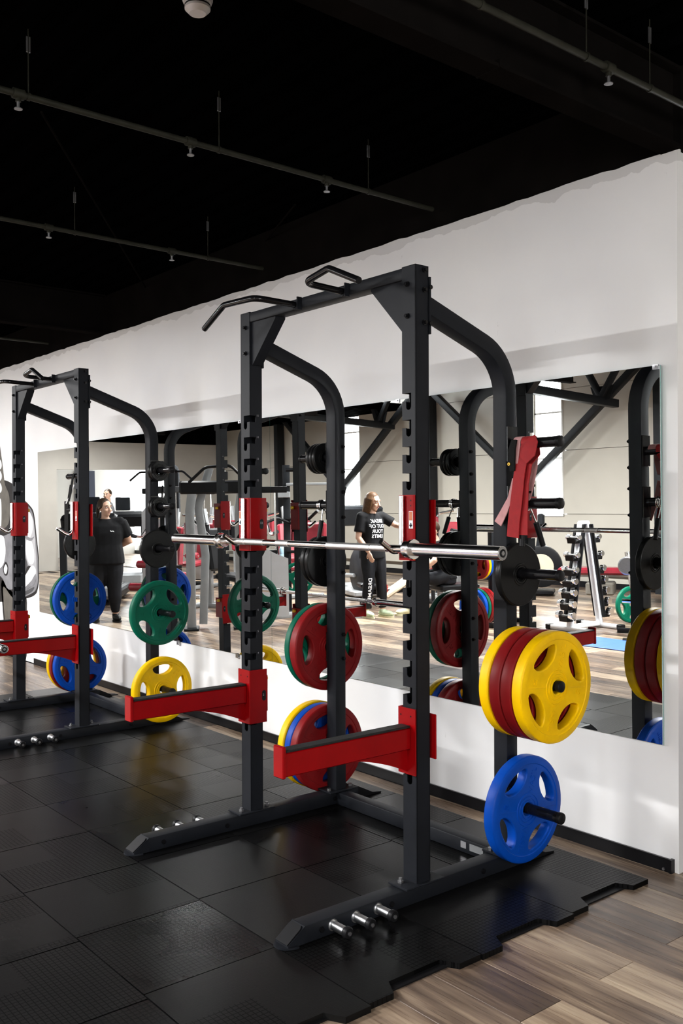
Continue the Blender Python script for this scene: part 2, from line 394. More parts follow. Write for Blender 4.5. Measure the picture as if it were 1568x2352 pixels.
# planks: one mesh per length, linked as parts; the 300 nearest the mirror view are objects, the rest one joined part
def pl_mesh(L):
    return MB().box((0, 0, -.012), (L - .0016, PW - .0016, 0), ch=.0012).data('plank', M['plank'], V(0, 0, 0), 20)
full = pl_mesh(PL); cand = []
for row in range(0, 51):
    y1 = -.0255 - row * PW; y0 = y1 - PW; off = 1.37 + (PL / 2 if row % 2 else 0)
    for c in range(-15, 6):
        x0 = off + c * PL
        if x0 > 7: continue
        cx, cy = x0 + PL / 2, y0 + PW / 2
        if -4.62 < x0 and x0 + PL < .98 and -2.66 < y0 and y1 < -.22: continue      # under the rubber
        d = (V(cx, cy, 0) - CAM).dot(Fw); u = (V(cx, cy, 0) - CAM).dot(Rt)
        direct = d > 1.2 and abs(u / d) < .5
        dm = (V(cx, -cy, 0) - CAM).dot(Fw); um = (V(cx, -cy, 0) - CAM).dot(Rt)
        seen = direct or abs(um / dm) < .42
        cand.append((0 if direct else (dm if seen else 99), x0, y0))
cand.sort(); far = MB()
for i, (d, x0, y0) in enumerate(cand):
    if i < 296:
        o = bpy.data.objects.new('plank', full); C.objects.link(o); o.parent = floor; o.location = V(x0, y0, 0) - ORI['floor']
    else: far.box((x0, y0, -.012), (x0 + PL - .0016, y0 + PW - .0016, 0))
far.box((-24, -11, -.012), (-18, .1, 0)); far.box((.0, -.0255, -.012), (7, .45, 0))
tag(far.build('planks', 'plank', floor), kind='stuff')

# rubber tiles with interlocking tabs along the open edge
mats = thing('rubber_mat', 'black interlocking rubber tile mat under both power racks', 'mat', (0, -1.4, 0))
def tile_poly(tab):                                  # outline from the tile's own corner; right edge is x=0
    s = TS - .005
    if not tab: return [(-s, -s), (0, -s), (0, 0), (-s, 0)]
    q = [(-s, -s), (.0, -s)]
    for y, x in ((-s + .1, 0), (-s + .135, -.062), (-.135, -.062), (-.1, 0), (0, 0)): q.append((x, y))
    return q + [(-s, 0)]
MB().box((1.03 - 11 * TS + .03, -2.66, .0005), (1.0, -.21, .006)).build('gap_dark_sheet', 'blackmatte', mats)  # black sheet added so the gaps between tiles look dark
Z0, Z1 = 0.0, .02
def tile_mesh(tab):
    p = tile_poly(tab); m = MB(); ins = .004
    def inset(p):
        cx = sum(a for a, b in p) / len(p); cy = sum(b for a, b in p) / len(p)
        return [(a + (cx - a) * ins * 3, b + (cy - b) * ins * 3) for a, b in p]
    n = len(p); r0 = [(a, b, Z0) for a, b in p]; r1 = [(a, b, Z1) for a, b in p]
    m.loft([r0, r1]); return m.data('rubber_tile', M['tile'], V(0, 0, 0), 30)
tm = {0: tile_mesh(0), 1: tile_mesh(1)}
for r in range(5):
    shift = (0, .012, .006, .02, .05)[r]
    for c in range(11):
        o = bpy.data.objects.new('rubber_tile', tm[1 if c == 0 else 0]); C.objects.link(o); o.parent = mats
        o.location = V(1.03 - c * TS + shift, -.19 - r * TS, random.uniform(0, .001)) - ORI[mats.name]
        o.rotation_euler.z = random.uniform(-.0015, .0015)

# back wall with the mirror, its return and what lies beyond the corner
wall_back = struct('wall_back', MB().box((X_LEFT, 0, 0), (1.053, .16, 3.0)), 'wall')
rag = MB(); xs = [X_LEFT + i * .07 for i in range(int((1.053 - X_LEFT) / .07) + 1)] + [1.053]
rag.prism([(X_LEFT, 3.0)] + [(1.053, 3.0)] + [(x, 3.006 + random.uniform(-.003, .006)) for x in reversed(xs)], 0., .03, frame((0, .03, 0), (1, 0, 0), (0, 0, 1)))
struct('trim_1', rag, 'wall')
struct('wall_recess', MB().box((1.053, .45, 0), (X_RIGHT, .6, 3.4)), 'cream')
struct('wall_right', MB().box((X_RIGHT, -2.2, 0), (X_RIGHT + .2, .6, 3.4)).box((X_RIGHT, -9.8, 0), (X_RIGHT + .2, -4.6, 3.4)).box((X_RIGHT, -4.6, 0), (X_RIGHT + .2, -2.2, .8)).box((X_RIGHT, -4.6, 2.6), (X_RIGHT + .2, -2.2, 3.4)), 'partition')
wr = struct('window_5', MB().box((X_RIGHT + .05, -4.6, .8), (X_RIGHT + .1, -2.2, .86)).box((X_RIGHT + .05, -4.6, 2.54), (X_RIGHT + .1, -2.2, 2.6)).box((X_RIGHT + .05, -3.43, .8), (X_RIGHT + .1, -3.37, 2.6)), 'frame')  # unseen window added to bring light from the right
struct('pane', MB().box((X_RIGHT + .07, -4.6, .82), (X_RIGHT + .076, -2.2, 2.58)), 'glass', wr)
bb = MB().sweep([(-5.9, -.011, .028), (1.02, -.011, .028)], [(-.011, -.028), (.011, -.028), (.011, .018), (.005, .026), (-.003, .028), (-.011, .028)], up=(0, 0, 1))
bb.box((1.02, -.026, 0), (1.034, 0, .056))
baseboard = struct('baseboard_back', bb, 'baseboard')
struct('baseboard_left', MB().sweep([(X_LEFT, -.011, .028), (-6.2, -.011, .028)], rrect(.02, .055, .004)), 'baseboard')
tag(MB().cyl((1.001, -.028, .014), (1.001, -.034, .014), .006, 10).build('screw', 'zinc', baseboard))
cab = tag(MB().box((1.08, .1, 0), (1.7, .44, .72), ch=.006).build('cabinet', 'darkwood'), 'dark brown wooden cabinet just past the white wall corner', 'cabinet')
MB().box((1.06, .085, .72), (1.72, .445, .745), ch=.004).build('top', 'redplate', cab)

# ceiling: black corrugated deck, perimeter band, I-beam
deck = MB(); ys = []; y = .2
prof = []
while y > -9.9:
    prof += [(y, 3.36), (y - .07, 3.36), (y - .085, 3.4), (y - .155, 3.4)]; y -= .17
cut = [p for p in prof if p[0] > -6.6]
def strip(pr, x0, x1):
    a = [(x0, yy, zz) for yy, zz in pr]; b = [(x1, yy, zz) for yy, zz in pr]; n = len(pr)
    deck.add(a + b, [(i, i + 1, n + i + 1, n + i) for i in range(n - 1)])
strip(cut, -11, 7.2); strip(prof, -24, -11)
struct('ceiling', deck, 'ceiling', smooth=10)
struct('ceiling_slab', MB().box((-24, -6.6, 3.42), (7.2, .6, 3.5)).box((-24, -9.9, 3.42), (-11, -6.6, 3.5)), 'ceiling')
struct('ceiling_hall', MB().box((-11, -9.9, 4.4), (7.2, -6.6, 4.5)), 'beam')
struct('trim_2', MB().box((-11, -6.72, 3.3), (7.2, -6.6, 4.4)), 'beam')
struct('trim_3', MB().box((X_LEFT, .0305, 3.0005), (1.053, .16, 3.42)), 'beam')
def ibeam(x, y0, y1, z, wf=.1, h=.32):
    return MB().box((x - wf / 2, y0, z), (x + wf / 2, y1, z + .012)).box((x - .006, y0, z + .012), (x + .006, y1, z + h)).box((x - wf / 2, y0, z + h), (x + wf / 2, y1, z + h + .012))
bm_ = struct('ceiling_beam', ibeam(1.03, -6.6, 0, 3.004).box((.975, -1.135, 3.002), (1.085, -1.125, 3.03)), 'beam')
for x in (-4.37, -9.77, -15.2): struct('ceiling_beam', ibeam(x, -6.6, 0, 3.02), 'beam')
# sprinkler pipes
def pipe_at(x, z, y0, y1, heads, hangers, lab):
    p = thing('sprinkler_pipe', lab, 'pipe', (x, (y0 + y1) / 2, z))
    MB().cyl((x, y0, z), (x, y1, z), .0125, 12).build('pipe', 'pipe', p)
    for y in heads:
        h = MB().cyl((x, y - .022, z), (x, y + .022, z), .02, 12).cyl((x, y, z), (x, y, z - .03), .011, 10).build('sprinkler_head', 'pipe', p)
        MB().cyl((x, y, z - .03), (x, y, z - .055), .006, 8).cyl((x, y, z - .055), (x, y, z - .058), .016, 12).build('deflector', 'zinc', h)
    for y in hangers:
        MB().tube(fillet([(x, y, 3.36), (x, y, z + .02), (x, y + .001, z + .016)], .01, 2), .0025, 6).lathe([(.0155, -.006), (.0155, .006), (.013, .006), (.013, -.006)], mx((x, y, z), (PI / 2, 0, 0)), 14, False).build('hanger_rod', 'pipe', p)
        MB().box((x - .002, y - .008, z + .17), (x + .002, y + .008, z + .23)).build('hanger_clip', 'clip', p)
# ray through a pixel of the frame, met with a plane of constant z
def at_z(px, py, z):
    d = Fw + Rt * ((px - 784) / F_PX) - Up * ((py - 1167.7) / F_PX); return CAM + d * ((z - CAM.z) / d.z)
a = at_z(440, 325, 3.1)
pipe_at(a.x, 3.1, -6.5, -.02, [at_z(38, 220, 3.1).y, a.y, at_z(755, 412, 3.1).y], [at_z(66, 222, 3.1).y, at_z(508, 342, 3.1).y, at_z(848, 440, 3.1).y], 'thin dusty sprinkler pipe crossing the black ceiling above the front rack')
a = at_z(1400, 158, 3.1)
pipe_at(a.x, 3.1, -6.5, .3, [a.y, -2.9], [at_z(1118, 6, 3.1).y, at_z(1360, 128, 3.1).y, at_z(1487, 208, 3.1).y], 'sprinkler pipe on the far side of the big ceiling beam')
a = at_z(100, 785, 3.1)
pipe_at(a.x, 3.1, -6.5, -.02, [-2.2], [-1.1, -3.1], 'pale thin pipe meeting the wall top at the left edge')
a = at_z(240, 545, 3.1)
pipe_at(a.x, 3.1, -6.5, -.02, [at_z(118, 518, 3.1).y, at_z(395, 576, 3.1).y], [at_z(177, 530, 3.1).y, at_z(478, 592, 3.1).y], 'dark sprinkler pipe hidden in the black ceiling between the two racks')
for p0, p1, lab in (((540, 640), (640, 518), 'thin dark ceiling tie rod right of the left pipe'), ((178, 392), (330, 650), 'thin dark ceiling tie rod crossing the left pipe')):
    q0 = at_z(*p0, 3.3); q1 = at_z(*p1, 3.3)
    o = tag(MB().cyl(q0 + (q0 - q1) * .3, q1 + (q1 - q0) * .3, .006, 8).build('tie_rod', 'beam'), lab, 'rod')
sd = at_z(457, 8, 3.33)
t = thing('smoke_detector', 'round white smoke detector on the black ceiling', 'detector', tuple(sd + V(0, 0, .03)))
MB().lathe([(.055, .03), (.055, .012), (.05, 0)], mx(tuple(sd)), 28).build('base', 'whitepaint', t)
MB().lathe([(.046, 0), (.046, -.02), (.03, -.036), (.0, -.036)], mx(tuple(sd)), 28).build('cap', 'whitepaint', t)
MB().lathe([(.0465, -.006), (.0475, -.009), (.0465, -.012)], mx(tuple(sd)), 28, False).build('vent_slot', 'blackmatte', t)

# wall opposite the mirror: sandwich panels with window openings
wf = struct('wall_front', MB().box((X_LEFT - 6, Y_FAR - .3, -.1), (X_RIGHT, Y_FAR - .12, .24)), 'cream')
zs = [.24, 1.24, 2.34, 3.4, 4.4]
segs = []; xl = X_LEFT
for c in WIN_X: segs.append((xl, c - WIN_W / 2)); xl = c + WIN_W / 2
segs.append((xl, X_RIGHT))
for a, b in segs: MB().box((a, Y_FAR - .3, .2), (b, Y_FAR - .121, 4.45)).build('wall_core', 'cream', wf)
for k in range(4):
    for a, b in ([(X_LEFT, X_RIGHT)] if k == 0 else segs):
        m_ = MB(); z0, z1 = zs[k] + .004, zs[k + 1] - .004
        n = 12; h = (z1 - z0) / n                    # shallow ribs
        pr = [(z0, -.12), (z0, 0)]
        for q in range(n): pr += [(z0 + q * h + h * .5, -.0025), (z0 + q * h + h, 0)]
        pr += [(z1, -.12)]
        A = [(a, Y_FAR + d, z) for z, d in pr]; B = [(b, Y_FAR + d, z) for z, d in pr]; L_ = len(pr)
        m_.add(A + B, [(i, (i + 1) % L_, L_ + (i + 1) % L_, L_ + i) for i in range(L_)] + [tuple(range(L_)), tuple(range(2 * L_ - 1, L_ - 1, -1))])
        m_.build('wall_panel', 'cream', wf, smooth=8)
for c in WIN_X:                                      # lintels above the windows
    MB().box((c - WIN_W / 2, Y_FAR - .12, WIN_Z1), (c + WIN_W / 2, Y_FAR, 4.4)).build('wall_panel', 'cream', wf)
MB().box((X_LEFT - 6, Y_FAR, .0), (X_RIGHT, Y_FAR + .012, .1)).build('skirting', 'baseboard', wf)
for i, c in enumerate(WIN_X):
    x0, x1 = c - WIN_W / 2, c + WIN_W / 2; f_ = .03
    fr = MB().box((x0, Y_FAR - .1, WIN_Z0), (x0 + f_, Y_FAR - .04, WIN_Z1)).box((x1 - f_, Y_FAR - .1, WIN_Z0), (x1, Y_FAR - .04, WIN_Z1))
    for z in (WIN_Z0, 2.2, 3.0, WIN_Z1 - f_): fr.box((x0, Y_FAR - .1, z), (x1, Y_FAR - .04, z + f_))
    for x in (x0 - .03, x1): fr.box((x, Y_FAR - .01, WIN_Z0 - .03), (x + .03, Y_FAR + .01, WIN_Z1 + .03))
    fr.box((x0 - .03, Y_FAR - .01, WIN_Z0 - .04), (x1 + .03, Y_FAR + .03, WIN_Z0))
    wn = struct('window_%d' % (i + 1), fr, 'frame')
    for z0, z1 in ((WIN_Z0, 2.2), (2.2, 3.0), (3.0, WIN_Z1 - f_)): MB().box((x0 + f_, Y_FAR - .075, z0 + f_), (x1 - f_, Y_FAR - .069, z1)).build('pane', 'glass', wn)
# steel frame against that wall
st = struct('steel_frame', MB().box((-15.3, Y_FAR + .02, 0), (-15.16, Y_FAR + .22, 3.4)), 'darkgrey')
for x in (-10.1, -5.03, .3, 5.6): MB().box((x - .07, Y_FAR + .02, 0), (x + .07, Y_FAR + .22, 4.4)).build('column', 'darkgrey', st)
def bar(p0, p1, w_=.12): return MB().sweep([p0, p1], rrect(w_, w_, .012), up=(0, 1, 0))
yb = Y_FAR + .34
for x0, x1 in ((-15.2, -10.1), (-10.1, -5.03), (-5.03, .3), (.3, 5.6)):
    xm = (x0 + x1) / 2
    bar((x0 + .35, yb, 3.55), (xm, yb, 1.75)).build('brace', 'darkgrey', st); bar((x1 - .05, yb, 3.75), (xm, yb, 1.75)).build('brace', 'darkgrey', st)
    MB().prism([(-.2, .1), (.2, .1), (.12, -.16), (-.12, -.16)], -.01, .01, frame((xm, yb, 1.78), (1, 0, 0), (0, 0, 1))).build('gusset_plate', 'darkgrey', st)
for x in (-11.0, -5.72, -.4):                        # trusses along the hall, their bottom chords and webs
    bar((x, -9.5, 3.02), (x, -6.7, 3.16), .13).build('chord', 'darkgrey', st)
    for q in (0, 1): bar((x, -9.2 + .08, 3.1), (x + (-.75 if q else .75), -9.2, 4.3), .09).build('web_member', 'darkgrey', st)
    MB().prism([(-.22, .16), (.22, .16), (.14, -.06), (-.14, -.06)], -.008, .008, frame((x, -9.15, 3.12), (1, 0, 0), (0, 0, 1))).build('gusset_plate', 'darkgrey', st)

# left end wall with a wide opening to a second room
struct('wall_left', MB().box((X_LEFT - .2, -5.3, 0), (X_LEFT, 0, 3.02)).box((X_LEFT - .2, -8.3, 2.36), (X_LEFT, -5.3, 3.02)).box((X_LEFT - .2, -9.8, 0), (X_LEFT, -8.3, 3.02)), 'partition')
struct('trim_4', MB().box((X_LEFT - .2, -9.8, 3.02), (X_LEFT + .05, 0, 3.42)), 'ceiling')
struct('wall_room', MB().box((-23.2, -9.35, 0), (-23, 0, 3.4)).box((-23.2, -9.8, 0), (-23, -9.35, 1.6)).box((-23.2, -9.8, 2.7), (-23, -9.35, 3.4)), 'partition')
wr = struct('window_6', MB().box((-23.12, -9.8, 1.6), (-23.06, -9.35, 1.64)).box((-23.12, -9.4, 1.6), (-23.06, -9.35, 2.7)).box((-23.12, -9.8, 2.66), (-23.06, -9.35, 2.7)), 'frame')
struct('pane', MB().box((-23.1, -9.8, 1.62), (-23.09, -9.37, 2.68)), 'glass', wr)
dk = tag(MB().box((-22.98, -8.5, .1), (-22.9, -7.95, 2.5)).build('wall_screen', 'navy'), 'tall dark navy panel on the wall of the far room', 'panel')
MB().box((-22.9, -8.2, .1), (-22.885, -8.17, 2.5)).build('trim_strip', 'greymetal', dk)

# mirror: separate sheets, slightly tipped forward, on steel clips
TILT = math.radians(.5)
mir = thing('wall_mirror', 'long row of frameless mirror sheets on the white wall reflecting the gym', 'mirror', (0, -.008, .525))
edges = [.989, -.42, -1.847, -3.415, -4.86, -5.77]
for i in range(5):
    x1, x0 = edges[i], edges[i + 1]; zt = 2.116 if i < 4 else 2.075
    for nm, a, b, mt, e in (('mirror_sheet', .0, .004, 'mirror', 0), ('glass_backing', .0042, .0075, 'mirroredge', 0)):
        q = MB().box((x0 + .0012 - mir.location.x, a - .006, 0), (x1 - .0012, b - .006, zt - .525)); tl = Matrix.Rotation(TILT, 4, 'X')
        q.v = [tl @ v + mir.location for v in q.v]; q.build(nm, mt, mir)
def clip_(x, z, up):
    q = MB().box((x - .014, -.02, z - .026 if not up else z), (x + .014, -.0165, z + (.004 if not up else .02))).box((x - .014, -.0195, z - .026 if not up else z + .012), (x + .014, 0, z - .02 if not up else z + .018))
    q.cyl((x, -.02, z - .014 if not up else z + .012), (x, -.024, z - .014 if not up else z + .012), .004, 8); return q
def on_wall(px, py):
    d = Fw + Rt * ((px - 784) / F_PX) - Up * ((py - 1167.7) / F_PX); return CAM + d * (-CAM.y / d.y)
for px, py in ((412, 1476), (548, 1508)): tag(clip_(on_wall(px, py).x, .525, 0).build('mirror_clip', 'clip', mir))
for x in (.97, -.62, -2.2): q = clip_(x, 2.1, 1); q.v = [v + V(0, -.012, 0) for v in q.v]; q.build('mirror_clip', 'clip', mir)

# painted mural on the wall left of the mirror (flat paint, a millimetre thick)
mu = thing('wall_mural', 'grey painted mural of a muscular torso on the white wall', 'mural', (-6.4, -.004, .2))
def smooth_loop(P, k=4):
    n = len(P); out = []
    for i in range(n):
        a, b, c, d = P[i - 1], P[i], P[(i + 1) % n], P[(i + 2) % n]
        for q in range(k):
            t = q / k; f = lambda a, b, c, d: .5 * (2 * b + (c - a) * t + (2 * a - 5 * b + 4 * c - d) * t * t + (3 * b - a - 3 * c + d) * t ** 3)
            out.append((f(a[0], b[0], c[0], d[0]), f(a[1], b[1], c[1], d[1])))
    return out
def paint(nm, pts, m, lay):
    q = [on_wall(x, y) for x, y in pts]; MB().prism(smooth_loop([(p.x, p.z) for p in q]), -.0006 * lay, -.0006 * (lay - 1), frame((0, -.0003, 0), (1, 0, 0), (0, 0, 1), (0, 1, 0))).build(nm, m, mu)
paint('torso', [(-60, 1130), (-30, 1108), (6, 1100), (30, 1110), (44, 1128), (52, 1142), (62, 1152), (75, 1168), (80, 1190), (84, 1230), (89, 1280), (89, 1330), (86, 1352), (80, 1364), (62, 1372), (20, 1380), (-30, 1370), (-70, 1300), (-80, 1200)], 'mural_line', 1)
paint('trousers', [(4, 1330), (30, 1360), (58, 1368), (61, 1400), (60, 1440), (61, 1480), (54, 1520), (12, 1520), (9, 1440), (5, 1390)], 'mural_line', 1)
paint('trousers_shade', [(8, 1345), (30, 1372), (56, 1376), (58, 1410), (57, 1500), (16, 1510), (12, 1440), (8, 1380)], 'mural_brown', 2)
paint('shoulder', [(44, 1132), (53, 1146), (64, 1159), (73, 1171), (78, 1194), (82, 1232), (87, 1282), (87, 1330), (83, 1350), (77, 1358), (62, 1366), (48, 1370), (44, 1345), (56, 1322), (72, 1295), (60, 1298), (53, 1265), (50, 1230), (47, 1180)], 'mural_mid', 2)
paint('arm_light', [(56, 1160), (66, 1170), (76, 1190), (80, 1222), (82, 1260), (84, 1296), (83, 1326), (76, 1334), (74, 1302), (64, 1294), (58, 1262), (57, 1218), (56, 1186)], 'mural_light', 3)
paint('deltoid', [(60, 1178), (68, 1174), (74, 1186), (76, 1204), (74, 1222), (68, 1232), (61, 1222), (58, 1200)], 'mural_white', 4)
paint('biceps', [(62, 1236), (72, 1240), (78, 1260), (79, 1284), (74, 1294), (66, 1290), (60, 1266)], 'mural_white', 4)
paint('arm_crease', [(58, 1226), (70, 1234), (79, 1230), (72, 1240), (60, 1236)], 'mural_mid', 5)
paint('forearm', [(45, 1342), (57, 1322), (73, 1297), (82, 1306), (80, 1322), (68, 1336), (56, 1348), (46, 1356)], 'mural_white', 4)
paint('forearm_shade', [(71, 1334), (82, 1316), (80, 1338), (70, 1346), (60, 1352)], 'mural_mid', 5)
paint('elbow_shade', [(48, 1360), (62, 1354), (78, 1346), (74, 1356), (60, 1364), (48, 1368)], 'mural_dark', 4)
paint('chest_side', [(43, 1215), (47, 1240), (53, 1270), (63, 1296), (46, 1336), (42, 1320), (42, 1260)], 'mural_dark', 3)
paint('chest', [(-60, 1245), (10, 1228), (42, 1215), (44, 1250), (46, 1330), (20, 1352), (0, 1320), (-40, 1310)], 'mural_mid', 2)
paint('abdomen_light', [(-30, 1232), (4, 1227), (12, 1248), (12, 1275), (5, 1298), (-10, 1300)], 'mural_white', 3)
paint('navel_shape', [(7, 1302), (13, 1288), (19, 1300), (17, 1318), (10, 1318)], 'mural_line', 3)
paint('navel_light', [(9, 1304), (13, 1294), (17, 1302), (15, 1314), (11, 1315)], 'mural_white', 4)
paint('trouser_fold', [(44, 1380), (52, 1378), (52, 1381), (44, 1385)], 'mural_white', 4)
paint('trouser_fold', [(52, 1396), (58, 1402), (60, 1416), (57, 1410)], 'mural_mid', 4)
paint('trouser_fold', [(53, 1420), (55, 1424), (50, 1452), (48, 1450)], 'mural_mid', 4)
paint('hair_mass', [(-50, 990), (-20, 985), (-4, 1002), (3, 1040), (8, 1080), (12, 1110), (22, 1140), (20, 1200), (-10, 1215), (-60, 1200)], 'mural_brown', 3)
for y in (1062, 1088, 1116): paint('light_spot', [(-8, y - 11), (1, y - 9), (5, y + 2), (3, y + 12), (-5, y + 14), (-9, y)], 'mural_white', 4)
paint('light_band', [(-2, 1150), (3, 1146), (4, 1180), (2, 1215), (-4, 1200)], 'mural_white', 4)

# lamps behind the camera; the row past the first is unseen, added for light
where = ('near the far left mirror end', 'added for light by the far room opening', 'added for light behind the treadmills', 'added for light behind the burgundy machines', 'added for light over the plate tree', 'added for light behind the dumbbell tower', 'added for light behind the viewer', 'added for light nearest the right wall')
for i, (x, y, big) in enumerate(LAMPS):
    t = thing('ceiling_lamp', 'long white linear ceiling lamp ' + where[i], 'lamp', (x, y, 3.2), 'linear ceiling lamps')
    MB().box((x - .6, y - .09, 3.2), (x + .6, y + .09, 3.26), ch=.006).build('housing', 'whitepaint', t)
    MB().box((x - .58, y - .08, 3.185), (x + .58, y + .08, 3.2), ch=.005).build('diffuser', 'lamp', t)
    for s in (-1, 1): MB().cyl((x + s * .45, y, 3.26), (x + s * .45, y, 3.4), .004, 6).build('hanger', 'zinc', t)
    area('lamp_light', (x, y, 3.17), (0, 0, 0), 1.1, .14, LAMP_W * big, (1, .99, .985))
# ------------------------------------------------------------------ power rack
XI, XO, YF, YB = .527, .602, -1.067, -.997            # upright: inner / outer x, front / back y
ZTOP, YR = 2.45, -.515
SLOT = [1.962 - .1025 * k for k in range(15)]
def upright(root, s):
    m = MB(); T = .004; zb = .091
    p = [(s * XO, zb), (s * XI, zb)]
    for zt in reversed(SLOT):
        p += [(s * XI, zt - .031), (s * .548, zt - .031)]
        for i in range(1, 8): a = PI + PI * i / 8; p.append((s * (.5625 + .0145 * math.cos(a)), zt - .0505 + .0145 * math.sin(a)))
        p += [(s * .577, zt - .05), (s * .577, zt), (s * XI, zt)]
    p += [(s * XI, ZTOP), (s * XO, ZTOP)]
    m.prism(p, 0, T, frame((0, YF, 0), (1, 0, 0), (0, 0, 1), (0, 1, 0)))
    q = [(YB, zb), (YF + .0005, zb)]
    for zt in reversed(SLOT): q += [(YF + .0005, zt - .031), (YF + .036, zt - .031), (YF + .036, zt), (YF + .0005, zt)]
    q += [(YF + .0005, ZTOP), (YB, ZTOP)]
    m.prism(q, 0, T, frame((s * XI, 0, 0), (0, 1, 0), (0, 0, 1), (s, 0, 0)))
    m.box((min(s * XO, s * (XO - T)), YF, zb), (max(s * XO, s * (XO - T)), YB, ZTOP))
    m.box((min(s * XI, s * XO), YB - T, zb), (max(s * XI, s * XO), YB, ZTOP))
    m.box((min(s * XI, s * XO), YF, ZTOP - .003), (max(s * XI, s * XO), YB, ZTOP))
    u = m.build('upright', 'rack', root)
    t = MB()
    for k, z in enumerate(SLOT): t.mesh(text_mesh(str(15 - k), .0135, .0003), frame((s * (XI - .0006), -1.022, z), (0, -s, 0) if s > 0 else (0, 1, 0), (0, 0, 1)))
    tag(t.build('number_scale', 'greyprint', u), 'white slot numbers')
    for z in (2.432, 2.356, 2.231):
        MB().cyl((s * XO, -1.022, z), (s * (XO + .006), -1.022, z), .011, 6).cyl((s * (XO + .006), -1.022, z), (s * (XO + .016), -1.022, z), .0065, 10).build('bolt', 'blackgloss', u)
    for z in (2.379, 2.257): MB().cyl((s * .56, YF, z), (s * .56, YF - .006, z), .011, 6).cyl((s * .56, YF - .006, z), (s * .56, YF - .015, z), .0065, 10).build('bolt', 'blackgloss', u)
    MB().box((min(s * .512, s * .618), -1.135, .083), (max(s * .512, s * .618), -.935, .092), ch=.002).build('base_plate', 'rack', u)
    for y in (-1.105, -.96): MB().cyl((s * .55, y, .092), (s * .55, y, .1), .012, 6).cyl((s * .55, y, .1), (s * .55, y, .11), .007, 10).build('anchor_bolt', 'zinc', u)
PEGZ = (1.785, 1.538, 1.25, .81, .287)
def make_rack():
    r = thing('power_rack', 'charcoal power rack nearest the viewer, holding the chrome barbell, on black rubber tiles', 'power rack', (0, -.8, .02), 'power racks')
    for s in (1, -1):
        upright(r, s)
        xc = s * .5645
        path = fillet([(xc, YB, 2.306), (xc, YR, 2.143), (xc, YR, .092)], .22, 10)
        rp = MB().sweep(path, rrect(.075, .068, .007), up=(0, 0, 1)).build('rear_post', 'rack', r)
        MB().box((min(s * .522, s * .607), YB, 2.19), (max(s * .522, s * .607), YB + .009, 2.41)).build('flange', 'rack', rp)
        for z in (1.835, 1.707, 1.604, 1.475, 1.193, .877, .755): MB().cyl((s * .527, -.5, z), (s * .519, -.5, z), .011, 6).cyl((s * .519, -.5, z), (s * .511, -.5, z), .006, 10).build('bolt', 'blackgloss', rp)
        for z in (2.37, 2.23): MB().cyl((s * .607, YB + .0045, z), (s * .613, YB + .0045, z), .009, 6).build('bolt', 'blackgloss', rp)
        for z in PEGZ:
            pg = MB().box((min(s * .602, s * .608), YR - .032, z - .075), (max(s * .602, s * .608), YR + .032, z + .075), ch=.002)
            pg.cyl((s * .606, YR, z), (s * .845, YR, z), .0218, 24)
            po = pg.build('storage_peg', 'blackgloss', r)
            MB().tube([(s * .84, YR, z), (s * .847, YR, z), (s * .855, YR, z), (s * .858, YR, z)], .0235, 24, radii=[.0232, .0238, .0225, .018]).build('end_cap', 'blackmatte', po)
        ru = MB().sweep([(xc, -1.6, .0515), (xc, -.4, .0515)], rrect(.075, .063, .006)).build('base_runner', 'rack', r)
        ft = MB().prism([(-1.6, .083), (-1.598, .0835), (-1.672, .034), (-1.672, .024), (-1.6, .022)], s * .527, s * .602, frame((0, 0, 0), (0, 1, 0), (0, 0, 1), (1, 0, 0)))
        ft.prism([(s * .5645 + .052 * math.cos(a), -1.635 + .062 * math.sin(a)) for a in [PI + PI * i / 12 for i in range(13)]], .0215, .028, Matrix.Identity(4))
        ft.build('front_foot', 'rack', ru)
        cv = MB().prism([(-.034, 0), (-.034, .07), (-.026, .082), (.026, .082), (.034, .07), (.034, 0)], 0, .003, frame((xc, -1.674, .034), (1, 0, 0), (0, .82, .57)))
        cv.build('foot_cap', 'blackmatte', ru)
        rf = MB().prism([(-.41, .083), (-.40, .083), (-.3, .034), (-.24, .027), (-.24, .0215), (-.41, .0215)], s * .53, s * .6, frame((0, 0, 0), (0, 1, 0), (0, 0, 1), (1, 0, 0)))
        rf.build('rear_foot', 'blackmatte', ru)
        MB().box((min(s * .505, s * .62), -.6, .083), (max(s * .505, s * .62), -.43, .092), ch=.002).build('base_plate', 'rack', ru)
        for p0, p1 in [((.54, y, .092), (.54, y, .104)) for y in (-.585, -.445)] + [((.602, y, .052), (.61, y, .052)) for y in (-1.53, -1.2, -.7)] + [((.527, y, .052), (.519, y, .052)) for y in (-1.53, -1.2, -.56)]:
            MB().cyl((s * p0[0], *p0[1:]), (s * p1[0], *p1[1:]), .0105, 6).build('bolt', 'blackgloss' if p0[2] < .06 else 'zinc', ru)
        for y in (-1.479, -1.374, -1.267):
            bp = MB().cyl((s * .602, y, .054), (s * .606, y, .054), .021, 18).cyl((s * .606, y, .054), (s * .677, y, .054), .0165, 20).build('band_peg', 'roller', r)
            cp = MB().tube([(s * .674, y, .054), (s * .678, y, .054), (s * .69, y, .054), (s * .695, y, .054)], .021, 22, radii=[.019, .0212, .0212, .018]).build('end_cap', 'blackmatte', bp)
            MB().cyl((s * .695, y, .054), (s * .699, y, .054), .0075, 6).build('cap_screw', 'zinc', bp)
        MB().prism([(s * .527, 2.401), (s * .332, 2.401), (s * .332, 2.393), (s * .519, 2.2), (s * .527, 2.2)], -1.055, -.999, frame((0, 0, 0), (1, 0, 0), (0, 0, 1), (0, 1, 0))).build('gusset', 'rack', r)
    cb = MB().sweep([(-XI, -1.03, 2.4245), (XI, -1.03, 2.4245)], rrect(.07, .047, .005)).build('crossbar', 'rack', r)
